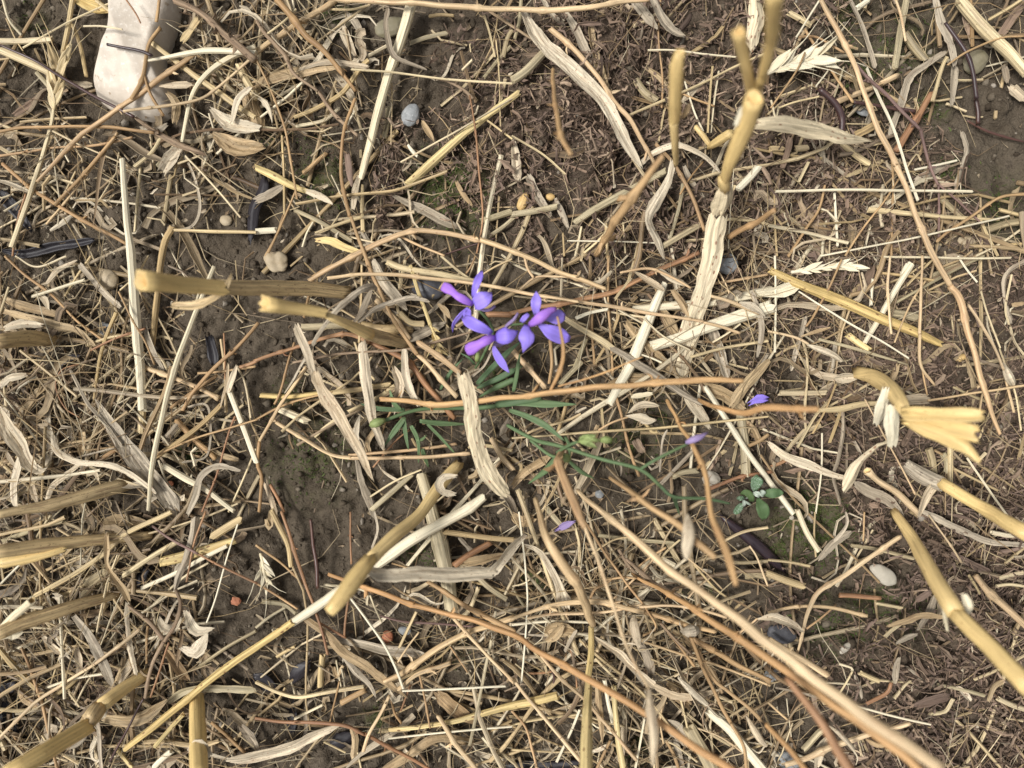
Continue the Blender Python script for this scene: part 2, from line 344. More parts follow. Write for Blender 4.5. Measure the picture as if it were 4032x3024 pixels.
def tag(o, label=None, cat=None, group=None, kind=None):
    if label: o['label'] = label
    if cat: o['category'] = cat
    if group: o['group'] = group
    if kind: o['kind'] = kind
    return o
def catmull(P, step):
    P = np.asarray(P, float)
    if len(P) == 2: P = np.array([P[0], P[0] * .67 + P[1] * .33, P[0] * .33 + P[1] * .67, P[1]])
    X = np.concatenate([[2 * P[0] - P[1]], P, [2 * P[-1] - P[-2]]])
    out = []
    for i in range(1, len(X) - 2):
        a, b, c, d = X[i - 1], X[i], X[i + 1], X[i + 2]
        n = max(2, int(np.linalg.norm((c - b)[:3]) / step))
        for k in range(n):
            t = k / n
            out.append(.5 * ((2 * b) + (-a + c) * t + (2 * a - 5 * b + 4 * c - d) * t * t + (-a + 3 * b - 3 * c + d) * t ** 3))
    out.append(X[-2]); return np.array(out)

# kind: object name, shape, category, group, wording
KIND = {
 'st': ('straw', 't', 'straw', 'loose straws lying over the soil', 'pale straw'),
 'sw': ('straw', 't', 'straw', 'loose straws lying over the soil', 'whitish straw'),
 'sy': ('straw', 't', 'straw', 'loose straws lying over the soil', 'yellow straw'),
 'sg': ('straw', 't', 'straw', 'loose straws lying over the soil', 'dull olive straw'),
 'gd': ('stubble_stalk', 't', 'stubble stalk', 'cut stubble stalks', 'golden stubble stalk'),
 'go': ('stubble_stalk', 't', 'stubble stalk', 'cut stubble stalks', 'olive gold stubble stalk'),
 'gb': ('stubble_stalk', 't', 'stubble stalk', 'cut stubble stalks', 'brown gold stubble stalk'),
 'lf': ('dry_leaf', 'l', 'dry leaf', 'withered leaf blades', 'cream dry leaf'),
 'lg': ('dry_leaf', 'l', 'dry leaf', 'withered leaf blades', 'grey dry leaf'),
 'lt': ('dry_leaf', 'l', 'dry leaf', 'withered leaf blades', 'tan dry leaf'),
 'ls': ('dry_leaf', 'l', 'dry leaf', 'withered leaf blades', 'speckled dry leaf'),
 'wd': ('weed_stem', 't', 'weed stem', 'dried weed stems', 'tan weed stem'),
 'wp': ('weed_stem', 't', 'weed stem', 'dried weed stems', 'pale tan weed stem'),
 'or': ('weed_stem', 't', 'weed stem', 'dried weed stems', 'orange weed stem'),
 'rd': ('weed_stem', 't', 'weed stem', 'dried weed stems', 'rusty weed stem'),
 'dk': ('weed_stem', 't', 'weed stem', 'dried weed stems', 'dark brown weed stem'),
 'wh': ('weed_stem', 't', 'weed stem', 'dried weed stems', 'hairy brown weed stem'),
 'pu': ('weed_stem', 't', 'weed stem', 'dried weed stems', 'mauve brown weed stem'),
 'bk': ('black_sliver', 'l', 'sliver', 'black slivers', 'black sliver'),
 'mu': ('bark_chip', 'l', 'chip', 'brown chips', 'brown chip'),
}
counter = [0]
def build_piece(tile, kind, w, pts, opts, bag=None, shape=None):
    """one traced stem, straw or blade -> Bag in world coordinates, base point"""
    counter[0] += 1; idx = counter[0]; r = (idx * 0.61803) % 1; lr = np.random.default_rng(1000 + idx)
    shape = opts.get('shape') or shape or (KIND[kind][1] if kind in KIND else 't')
    sc = TILES[tile][2]; n = len(pts)
    ws = w if isinstance(w, list) else [w]
    if len(ws) == 1: ws = ws * n
    elif len(ws) != n: ws = list(np.interp(np.linspace(0, 1, n), np.linspace(0, 1, len(ws)), ws))
    wm = max(ws) / sc
    dh = opts.get('h')
    if dh is None: dh = (1.0 + 4.0 * r) if wm > 22 else (3.0 + 5.0 * r)
    if shape == 'l' and opts.get('h') is None: dh = 1.5 + 4.5 * r
    P = []
    for (x, y, h), ww in zip(pts, ws):
        hh = dh if h is None else h
        hh = (hh if hh < 35 else 35 + (hh - 35) * .6) * 1e-3
        gx, gy = gpx(tile, x, y)
        p = at_h(gx, gy, hh + 0.0002)
        cpx = max(0., 5.5e-3 * (p[2] - .012) / (HC - p[2])) * FPX / HC     # the lens blurs what rises towards it, so its real width is less than it looks
        rad = max(ww / sc - .3 * cpx, ww / sc * .6) * (.52 if opts.get('smooth') else .47) * (HC - p[2]) / FPX
        p = at_h(gx, gy, hh + (rad if shape != 'l' else .0006))
        P.append([*p, rad])
    P = np.array(P)
    rmax = P[:, 3].max()
    S = catmull(P, max(.0009, min(.0028, rmax * 1.1)))
    path, rad = S[:, :3], np.clip(S[:, 3], rmax * .06, None)
    K = len(path); seg = np.linalg.norm(np.diff(path, axis=0), axis=1); u = np.concatenate([[0], np.cumsum(seg)])
    bag = bag or Bag()
    # small irregularities of a grown stem
    amp = min(.00022, rmax * .2) * (.35 if kind[0] in 'sg' else 1.0)
    ph = lr.random(6) * 6.28
    path = path + amp * np.stack([np.sin(u / .0061 + ph[0]) + .6 * np.sin(u / .0023 + ph[1]), np.sin(u / .0053 + ph[2]) + .6 * np.sin(u / .0027 + ph[3]), .5 * np.sin(u / .007 + ph[4])], 1)
    if shape == 't':
        rad = rad * (1 + (.03 if kind[0] in 'sg' else .07) * np.sin(u / .006 + ph[5]) + .02 * np.sin(u / .0017 + ph[0]))
        nodes = opts.get('nodes')
        if nodes is None:
            gap = .022 if kind in ('wd', 'wp', 'rd', 'or', 'wh', 'pu', 'dk') else .055
            nodes = [] if u[-1] < gap * .8 else list(np.arange(gap * (.3 + .5 * r), u[-1], gap))
        else: nodes = [q * u[-1] for q in nodes]
        for q in nodes: rad = rad * (1 + (.38 if kind in ('wd', 'wp', 'rd', 'or', 'wh', 'pu') else .14) * np.exp(-((u - q) / (rmax * .8 + .0003)) ** 2))
        m = 12 if wm > 45 else (8 if wm > 14 else 6)
        sect = circle(m) if kind[0] not in 'sg' else [(x * k, y * k) for (x, y), k in zip(circle(m), (1 + .05 * lr.normal(0, 1, m)))]
        if opts.get('hol'):
            V, Q, F = sweep(np.concatenate([path])[None], rad[None], sect)
            kd = max(3, int(np.searchsorted(u, rmax * 2.6))); ri = rad[:kd] * .76; ri[-1] *= .05; ri[-2] *= .8
            V2, Q2, F2 = sweep(path[None, :kd], ri[None], sect)
            nv = len(V); jit = lr.normal(0, .22, (2, m)) * rmax
            tn0 = (path[0] - path[1]) / np.linalg.norm(path[0] - path[1]); tn1 = (path[-1] - path[-2]) / np.linalg.norm(path[-1] - path[-2])
            V[:m] += jit[0][:, None] * tn0; V2[:m] += jit[0][:, None] * tn0; V[-m:] += jit[1][:, None] * tn1
            i = np.arange(m); j = (i + 1) % m; e = (K - 1) * m
            ring = np.stack([i, i + nv, j + nv, j], 1)
            bag.pith = (len(Q), len(Q) + len(Q2))
            bag.add(np.concatenate([V, V2]), np.concatenate([Q, Q2[:, ::-1] + nv, ring]), np.concatenate([F, F2 + (50, 0, 0)]), r)
        else:
            p2 = np.concatenate([path[:1], path, path[-1:]]); r2 = np.concatenate([[rad[0] * .12], rad, [rad[-1] * .12]])
            p2[0] += (path[0] - path[1]) * .12; p2[-1] += (path[-1] - path[-2]) * .12
            V, Q, F = sweep(p2[None], r2[None], sect)
            jit = lr.normal(0, .35, (2, m)) * rad[0]; tn = (path[-1] - path[0]) / (u[-1] + 1e-9)
            V[m:2 * m] += jit[0][:, None] * tn; V[-2 * m:-m] += jit[1][:, None] * tn
            bag.add(V, Q, F, r)
        # scraps of bract and hair at the joints of weed stems
        if kind in ('wd', 'wp', 'rd', 'or', 'wh', 'pu') and not opts.get('bare'):
            ks = [int(np.argmin(np.abs(u - q))) for q in nodes] * 2
            if kind == 'wh': ks += list(lr.integers(0, K, int(u[-1] / .0011)))
            for k in ks:
                if k < 2 or k > K - 3: continue
                t = path[k + 1] - path[k - 1]; t /= np.linalg.norm(t) + 1e-9
                d = lr.normal(0, 1, 3); d -= t * d.dot(t); d /= np.linalg.norm(d); d = d * .8 + t * lr.uniform(-.3, .9)
                big = lr.random() < (.25 if kind == 'wh' else .8)
                L = rmax * lr.uniform(1.6, 3.6) if big else rmax * lr.uniform(1.2, 2.2)
                wv = rmax * (lr.uniform(.35, .8) if big else .1)
                q = np.array([path[k] + d * rad[k] * .6, path[k] + d * (rad[k] + L * .5), path[k] + d * (rad[k] + L) + lr.normal(0, .25 * L, 3)])
                V, Q, F = sweep(q[None], np.array([[wv * .7, wv, wv * .1]]), lens(2, 0, .12), roll=np.full((1, 3), lr.uniform(0, 3)))
                bag.add(V, Q, F, (r + .13 * lr.random()) % 1)
    else:
        cup = opts.get('cup', lr.uniform(.15, .55) * (1 if lr.random() < .6 else -1)); th = .00013 / max(rmax, 1e-4)
        tw = opts.get('tw', lr.uniform(.15, .5)); fl = .022
        roll = tw * np.sin(u / fl + ph[0]) + opts.get('roll', 0.0)
        rad = rad * (1 + .06 * np.sin(u / .0067 + ph[1]) + .04 * np.sin(u / .0019 + ph[2]))
        if not opts.get('smooth'): rad = rad * (1 + .07 * lr.normal(0, 1, K))
        if opts.get('point', True) and not opts.get('flat'):
            rad[-1] *= .55; rad[0] *= .8
        sect = lens(7 if wm > 30 else 5, cup, th, not opts.get('smooth'))
        V, Q, F = sweep(path[None], rad[None], sect, roll=roll[None])
        # ragged, slightly cockled blade
        nz = .07 * rmax if not opts.get('smooth') else .02 * rmax
        V = V + nz * np.stack([np.zeros(len(V)), np.zeros(len(V)), np.sin(F[:, 0] / 1.7 + F[:, 1] * 2.1 + ph[3]) + .7 * np.sin(F[:, 0] / 3.3 - F[:, 1] * 1.3 + ph[4])], 1)
        m = len(sect); nv = len(V)
        if not opts.get('smooth'):
            jg = lr.normal(0, .35, m) * rmax; V[:m] += jg[:, None] * (path[1] - path[0]) / (seg[0] + 1e-9); V[-m:] += np.roll(jg, 2)[:, None] * (path[-1] - path[-2]) / (seg[-1] + 1e-9)
        a = np.arange(m // 2 - 1); b = m - 1 - a
        cap0 = np.stack([a, b, b - 1, a + 1], 1); e = nv - m; cap1 = np.stack([e + a, e + a + 1, e + b - 1, e + b], 1)
        bag.add(V, np.concatenate([Q, cap0, cap1]), F, r)
    return bag, P

def parse_line(line):
    f = line.split('|'); kind = f[0].strip(); w = [float(v) for v in f[1].split(',')]
    pts = []
    for tok in f[2].split():
        v = tok.split(','); pts.append((float(v[0]), float(v[1]), float(v[2]) if len(v) > 2 else None))
    opts = {}
    for tok in (f[3].split() if len(f) > 3 else []):
        if '=' in tok:
            k, v = tok.split('='); opts[k] = v if k == 'shape' else ([float(q) for q in v.split(',')] if k == 'nodes' and v else ([] if k == 'nodes' else float(v)))
        else: opts[tok] = True
    label = f[4].strip() if len(f) > 4 else None
    return kind, w, pts, opts, label

# things one can find in the photograph, in photo pixels / 1.8228, used to say where a straw lies
MARKS = [(300, 130, 'the white stone'), (890, 255, 'the small grey pebble'), (1130, 437, 'the barley grain'), (380, 610, 'the thick hollow stub'),
         (620, 670, 'the second hollow stub'), (1090, 690, 'the purple flowers'), (1040, 950, 'the central strap leaf'), (720, 860, 'the twisted cream leaf'),
         (1610, 250, 'the forked stub'), (1460, 230, 'the lone blurred stub'), (1520, 600, 'the speckled leaf'), (2030, 930, 'the splayed stub'),
         (1635, 1070, 'the seedling'), (1900, 1235, 'the cream pebble'), (2080, 1370, 'the corner stub'), (1720, 140, 'the white husk ear'),
         (2100, 135, 'the grey-brown pebble'), (760, 1270, 'the blurred yellow stub'), (150, 1590, 'the bottom left stub'), (425, 1570, 'the upright bottom stub'),
         (1265, 1560, 'the blurred bottom stub'), (1630, 1180, 'the dark purple pod'), (458, 760, 'the flat black chip'), (238, 598, 'the round tan pebble'),
         (125, 1170, 'the brown stubble tuft'), (560, 450, 'the black curled strip'), (1840, 300, 'the mulch patch'), (1200, 370, 'the mulch mound'),
         (1480, 880, 'the rusty level stem'), (120, 180, 'the barley ear'), (1480, 1170, 'the blurred cream pod'), (2060, 640, 'the forked long stem'),
         (1300, 1320, 'the tangle of weed stems'), (700, 1130, 'the bare soil'), (530, 1320, 'the lower bare soil'), (1050, 1480, 'the lower straw heap')]
pending = []
def auto_label(o, kind, w, pts, tile):
    g = [gpx(tile, p[0], p[1]) for p in pts]; g = np.array(g) / 1.8228
    L = np.linalg.norm(np.diff(g, axis=0), axis=1).sum(); wpx = np.mean(w) / TILES[tile][2]
    size = 'long' if L > 260 else ('short' if L < 90 else '')
    thick = 'thin' if wpx < 11 else ('broad' if wpx > 38 else '')
    d = g[-1] - g[0]; a = math.degrees(math.atan2(-d[1], d[0])) % 180
    ori = 'lying level' if a < 18 or a > 162 else ('running straight up' if 72 < a < 108 else ('rising right' if a < 90 else 'falling right'))
    c = g[len(g) // 2] if len(g) > 2 else g.mean(0)
    mk = sorted((math.hypot(c[0] - m[0], c[1] - m[1]), m) for m in MARKS)[0]
    dx, dy = c[0] - mk[1][0], c[1] - mk[1][1]
    if mk[0] < 45: where = 'beside'
    elif abs(dx) > abs(dy) * 1.7: where = 'right of' if dx > 0 else 'left of'
    elif abs(dy) > abs(dx) * 1.7: where = 'below' if dy > 0 else 'above'
    else: where = ('lower ' if dy > 0 else 'upper ') + ('right of' if dx > 0 else 'left of')
    txt = ' '.join(q for q in (size, thick, KIND[kind][4]) if q)
    pending.append((o, txt, ori, where, mk[1][2], L, c))
def finish_labels():
    from collections import defaultdict
    gp = defaultdict(list)
    for p in pending: gp[(p[1], p[2], p[3], p[4])].append(p)
    for (txt, ori, where, mk), ps in gp.items():
        if len(ps) == 1: ps[0][0]['label'] = f"{txt} {ori}, {where} {mk}"; continue
        xs = [p[6][0] for p in ps]; ys = [p[6][1] for p in ps]
        horiz = (max(xs) - min(xs)) >= (max(ys) - min(ys))
        ps.sort(key=lambda p: p[6][0] if horiz else p[6][1])
        n = len(ps)
        for i, p in enumerate(ps):
            if horiz: w = 'leftmost' if i == 0 else ('rightmost' if i == n - 1 else ('second from left' if i == 1 else ('third from left' if i == 2 else 'second from right')))
            else: w = 'uppermost' if i == 0 else ('lowest' if i == n - 1 else ('second from top' if i == 1 else ('third from top' if i == 2 else 'second lowest')))
            lab = f"{w} {txt} {ori}, {where} {mk}"
            p[0]['label'] = lab if len(lab.split()) < 16 else f"{w} {txt.replace(' weed', '')} {where} {mk}"

PARTMAT = {}
def run_trace(text):
    tile = 'F'; thing = None
    items = []
    for line in text.strip().splitlines():
        line = line.strip()
        if not line: continue
        if line[0] == '#': tile = line[1:].strip(); continue
        if line[0] == '@':
            thing = [line[1:].split('|'), []]; items.append(thing); continue
        if line[0] == '>':
            nm, rest = line[1:].split('|', 1); lvl = 0
            while nm[0] == '>': nm = nm[1:]; lvl += 1
            thing[1].append((tile, nm, lvl, parse_line(rest))); continue
        items.append((tile, parse_line(line)))
    for it in items:
        if isinstance(it, list):
            nm, cat, label, *grp = [q.strip() for q in it[0]]
            built = []; low = None
            for (tl, pn, lvl, (kind, w, pts, opts, lab)) in it[1]:
                bag, P = build_piece(tl, kind, w, pts, opts)
                built.append((pn, lvl, kind, bag, lab))
                for p in P:
                    if low is None or p[2] < low[2]: low = p
            org = np.array([low[0], low[1], float(sample(HSM, low[0], low[1]))])
            e = bpy.data.objects.new(nm, None); C.objects.link(e); e.location = org; e.empty_display_size = .01
            tag(e, label, cat, grp[0] if grp else None)
            last = None
            for pn, lvl, kind, bag, lab in built:
                o = link(pn, bag.mesh(pn, org, not (kind in ('lf', 'lg', 'lt', 'ls', 'sw', 'st', 'sy'))), MAT[kind], (0, 0, 0), e if lvl == 0 else last)
                if lab: o['label'] = lab
                if lvl == 0: last = o
        else:
            tl, (kind, w, pts, opts, lab) = it
            bag, P = build_piece(tl, kind, w, pts, opts)
            nm, _, cat, grp, _ = KIND[kind]
            k = int(np.argmin(P[:, 2])); org = np.array([P[k, 0], P[k, 1], P[k, 2]])
            o = link(nm, bag.mesh(nm, org, kind[0] not in 'sl'), MAT[kind], org)
            tag(o, lab, cat, grp)
            if not lab: auto_label(o, kind, w, pts, tl)

# ------------------------------------------------------------------ the ground
def outer(a):
    ext = []; d = STEP * 4; v = a[-1]
    while v < 6: v += d; ext.append(v); d *= 1.45
    return np.concatenate([-np.array(ext)[::-1] + (a[0] + a[-1]), a, ext])
XA, YA = outer(XF), outer(YF)
AX, AY = np.meshgrid(XA, YA, indexing='ij')
AZ = sample(HGT, AX, AY); far = np.maximum(np.clip((np.abs(AX) - .235) / .4, 0, 1), np.clip((np.abs(AY) - .19) / .4, 0, 1))
AZ = AZ * (1 - far) + far * .012 * (vnoise(AX, AY, .3, 12) - .5)
nx, ny = AX.shape; I = np.arange(nx * ny).reshape(nx, ny)
QG = np.stack([I[:-1, :-1], I[1:, :-1], I[1:, 1:], I[:-1, 1:]], -1).reshape(-1, 4)
gme = mesh_arrays('ground', np.stack([AX, AY, AZ], -1).reshape(-1, 3), QG)
mulv = sample(MUL, AX, AY) * (1 - far)
MOSS = [(1780, 760, 150, 1.0), (1700, 700, 90, .8), (1240, 700, 110, .8), (1080, 520, 70, .6), (3730, 690, 60, .9), (3560, 160, 160, .5), (3400, 300, 140, .6),
        (3180, 2060, 150, .9), (3090, 2120, 90, .8), (3300, 2440, 120, .8), (3440, 2380, 90, .7), (2100, 1260, 90, .6), (2540, 1650, 110, .5), (2480, 1760, 90, .6),
        (1210, 1780, 170, .5), (1120, 1560, 60, .7), (730, 1790, 50, 1.0), (1480, 2850, 50, 1.0), (1280, 560, 70, .5), (1350, 60, 80, .5), (3310, 20, 70, .8),
        (3680, 420, 60, .9), (500, 110, 40, .6), (120, 90, 60, .5), (3960, 820, 130, .5), (1660, 2180, 70, .7), (1560, 1400, 60, .5), (2120, 2290, 60, .7),
        (2760, 2360, 60, .8), (3620, 2430, 110, .3), (2500, 2950, 80, .5), (1790, 2590, 60, .4), (1930, 1480, 60, .9)]
mo = np.zeros(AX.shape)
for px, py, r, s in MOSS:
    p = at(px, py, 0); mo = np.maximum(mo, s * np.exp(-((AX - p[0]) ** 2 + (AY - p[1]) ** 2) / (r * KG) ** 2))
mo = np.clip(mo * 1.5 * np.clip(vnoise(AX, AY, .004, 21) * 1.6 - .2, 0, 1) , 0, 1)
gme.attributes.new('mulch', 'FLOAT', 'POINT').data.foreach_set('value', mulv.astype(np.float32).ravel())
gme.attributes.new('moss', 'FLOAT', 'POINT').data.foreach_set('value', mo.astype(np.float32).ravel())
tag(link('ground', gme, MAT['soil']), 'crumbly brown field soil with mossy patches under the straw', kind='structure')

# ------------------------------------------------------------------ uncountable litter
def scatter(n, dens, x0=.222, y0=.178):
    out = np.zeros((0, 2))
    while len(out) < n:
        p = np.stack([rng.uniform(-x0, x0, n * 2), rng.uniform(-y0, y0, n * 2)], 1)
        out = np.concatenate([out, p[rng.random(len(p)) < dens(p[:, 0], p[:, 1])]])
    return out[:n]
def strewn(name, n, dens, length, width, K, sect, mat, bend, lift, tilt, label, thick=None, rollamp=0., taper=(1, 1), zmin=0.0, fine=False):
    p = scatter(n, dens); L = np.exp(rng.uniform(math.log(length[0]), math.log(length[1]), n)); a = rng.uniform(0, 2 * math.pi, n)
    s = np.linspace(-.5, .5, K)[None] * L[:, None]
    k = rng.normal(0, bend, n) / L; ang = a[:, None] + k[:, None] * s + (rng.normal(0, bend * .7, n) / L ** 2 * L)[:, None] * (s / L[:, None]) ** 2
    ds = L / (K - 1)
    dx = np.cos(ang) * ds[:, None]; dy = np.sin(ang) * ds[:, None]
    x = np.cumsum(dx, 1); y = np.cumsum(dy, 1); x += p[:, :1] - x.mean(1, keepdims=True); y += p[:, 1:] - y.mean(1, keepdims=True)
    g = sample(HGT if fine else HSM, x, y)
    if not fine:      # a straw is stiff: it spans the hollows instead of following them
        tt = np.linspace(0, 1, K)[None]; g1 = g[:, :1] * (1 - tt) + g[:, -1:] * tt; g = g1 + .6 * np.clip((g - g1).max(1, keepdims=True), 0, None)
    w = np.exp(rng.uniform(math.log(width[0]), math.log(width[1]), n))
    dn = grid_at(STRAW, p[:, 0], p[:, 1]) ** 1.5 if not fine else np.full(n, .35)
    z = g + w[:, None] * .6 + (lift * (.4 + 1.9 * dn) * rng.random(n) ** 1.5)[:, None] + np.clip(np.tan(rng.normal(0, tilt, n)), -.8, .8)[:, None] * s * (1 if not fine else 1) + zmin
    z = np.maximum(z, g + w[:, None] * .25)
    tp = np.interp(np.linspace(0, 1, K), [0, .5, 1], [taper[0], 1, taper[1]])
    W = w[:, None] * tp[None] * (1 + .12 * rng.normal(0, 1, (n, K)))
    roll = rollamp * (rng.normal(0, 1, n)[:, None] + rng.normal(0, .8, n)[:, None] * np.linspace(-1, 1, K)[None]) if rollamp else None
    V, Q, F = sweep(np.stack([x, y, z], -1), W, sect, roll=roll, thick=(None if thick is None else np.full_like(W, thick)))
    r = np.repeat(rng.random(n), K * len(sect))
    o = link(name, mesh_arrays(name, V, Q, F, r, False), mat)
    return tag(o, label, name.replace('_', ' '), kind='stuff')
KEEP = [(1620, 465, 60), (3830, 250, 70), (3468, 2256, 80), (3322, 2545, 40), (432, 1105, 60), (1098, 1032, 55), (1528, 2506, 40), (1594, 2480, 40), (840, 1385, 75), (2060, 797, 55), (2166, 778, 35),
        (2960, 1960, 100), (2960, 2130, 90), (3060, 2230, 70), (1010, 770, 55), (995, 900, 60), (550, 250, 170), (520, 400, 120), (100, 980, 70), (250, 985, 80), (1940, 1200, 110), (2080, 1280, 110), (1180, 2640, 50), (1350, 2905, 60), (937, 2367, 40)]
def clear(x, y):
    c = np.ones(np.shape(x))
    for px, py, r in KEEP:
        q = at(px, py, 0); c = c * (((x - q[0]) ** 2 + (y - q[1]) ** 2) > (r * 1.15 * KG) ** 2)
    return c
dS = lambda x, y: clear(x, y) * np.clip(1.15 * grid_at(STRAW, x, y) ** 2.1 * (.25 + 1.5 * vnoise(x, y, .012, 41)), .004, 1)
dM = lambda x, y: sample(MUL, x, y)
dSM = lambda x, y: clear(x, y) * np.clip(dS(x, y) + .16 * dM(x, y), 0.02, 1)
# soil crumbs
n = 15000
t_ = (1 + 5 ** .5) / 2
IV = np.array([(-1, t_, 0), (1, t_, 0), (-1, -t_, 0), (1, -t_, 0), (0, -1, t_), (0, 1, t_), (0, -1, -t_), (0, 1, -t_), (t_, 0, -1), (t_, 0, 1), (-t_, 0, -1), (-t_, 0, 1)]) / 1.9
IFc = np.array([(0, 11, 5), (0, 5, 1), (0, 1, 7), (0, 7, 10), (0, 10, 11), (1, 5, 9), (5, 11, 4), (11, 10, 2), (10, 7, 6), (7, 1, 8), (3, 9, 4), (3, 4, 2), (3, 2, 6), (3, 6, 8), (3, 8, 9), (4, 9, 5), (2, 4, 11), (6, 2, 10), (8, 6, 7), (9, 8, 1)])
p = scatter(n, lambda x, y: np.clip(1 - .5 * dM(x, y), 0, 1)); sz = .00022 * (7.0 ** (rng.random(n) ** 2.2))
V = IV[None] * (1 + .28 * rng.normal(0, 1, (n, 12, 1))) * sz[:, None, None] * rng.uniform(.7, 1.2, (n, 1, 3))
V += np.concatenate([p, (sample(HGT, p[:, 0], p[:, 1]) + sz * .3)[:, None]], 1)[:, None]
cr = mesh_arrays('soil_crumbs', V.reshape(-1, 3), (IFc[None] + (np.arange(n) * 12)[:, None, None]).reshape(-1, 3), None, np.repeat(rng.random(n), 12))
tag(link('soil_crumbs', cr, MAT['crumb']), 'loose brown crumbs of soil scattered over the ground', 'soil crumbs', kind='stuff')
# moss
def dmoss(x, y):
    m = np.zeros(np.shape(x))
    for px, py, r, s in MOSS:
        q = at(px, py, 0); m = np.maximum(m, s * np.exp(-((x - q[0]) ** 2 + (y - q[1]) ** 2) / (r * KG) ** 2))
    return np.clip(m * 1.4 * vnoise(x, y, .0035, 21), 0, 1) ** 1.6
strewn('moss', 4200, dmoss, (.0006, .0018), (.00011, .00022), 3, lens(2, 0, .3), MAT['moss'], .4, .0006, .6, 'low green moss growing in patches on the soil', rollamp=.6, taper=(1, .3), fine=True)
# rotted mulch, chaff, straw bits, awns, shredded leaves
strewn('mulch_fibres', 24000, lambda x, y: dM(x, y) ** 1.2, (.0012, .009), (.00010, .0006), 3, lens(2, 0, .14), MAT['mu'], .25, .0045, .35, 'rotted brown shreds of straw matted into mulch', rollamp=.5, taper=(.6, .5), fine=True)
strewn('mulch_splinters', 1300, lambda x, y: dM(x, y) ** 1.3, (.003, .012), (.00025, .0009), 4, lens(3, .3, .12), MAT['mu'], .12, .006, .22, 'flat brown splinters of rotted straw lying in the mulch', rollamp=.5, taper=(.8, .7), fine=True)
strewn('chaff', 4200, dSM, (.0014, .006), (.0002, .00075), 4, lens(3, .35, .12), MAT['lil'], .3, .003, .3, 'small pale and tan chaff husks strewn between the straws', rollamp=.5, taper=(.4, .2), fine=True)
strewn('straw_bits', 1900, dSM, (.007, .034), (.00022, .0006), 4, circle(5), MAT['lit'], .05, .0045, .08, 'short thin straw bits strewn all over the soil')
strewn('straw_awns', 2700, dSM, (.012, .060), (.00008, .0002), 6, circle(4), MAT['lit'], .18, .0065, .09, 'hair-thin straw awns strewn in all directions', taper=(1, .4))
strewn('straw_litter', 420, dS, (.022, .075), (.00035, .0009), 7, circle(7), MAT['lit'], .10, .0050, .05, 'loose straws of middling size piled in the litter')
strewn('leaf_shreds', 560, dS, (.010, .045), (.0005, .0017), 10, lens(4, .25, .12), MAT['lil'], .5, .0050, .1, 'torn curling scraps of dry leaf in the litter', rollamp=.7, taper=(.7, .2))
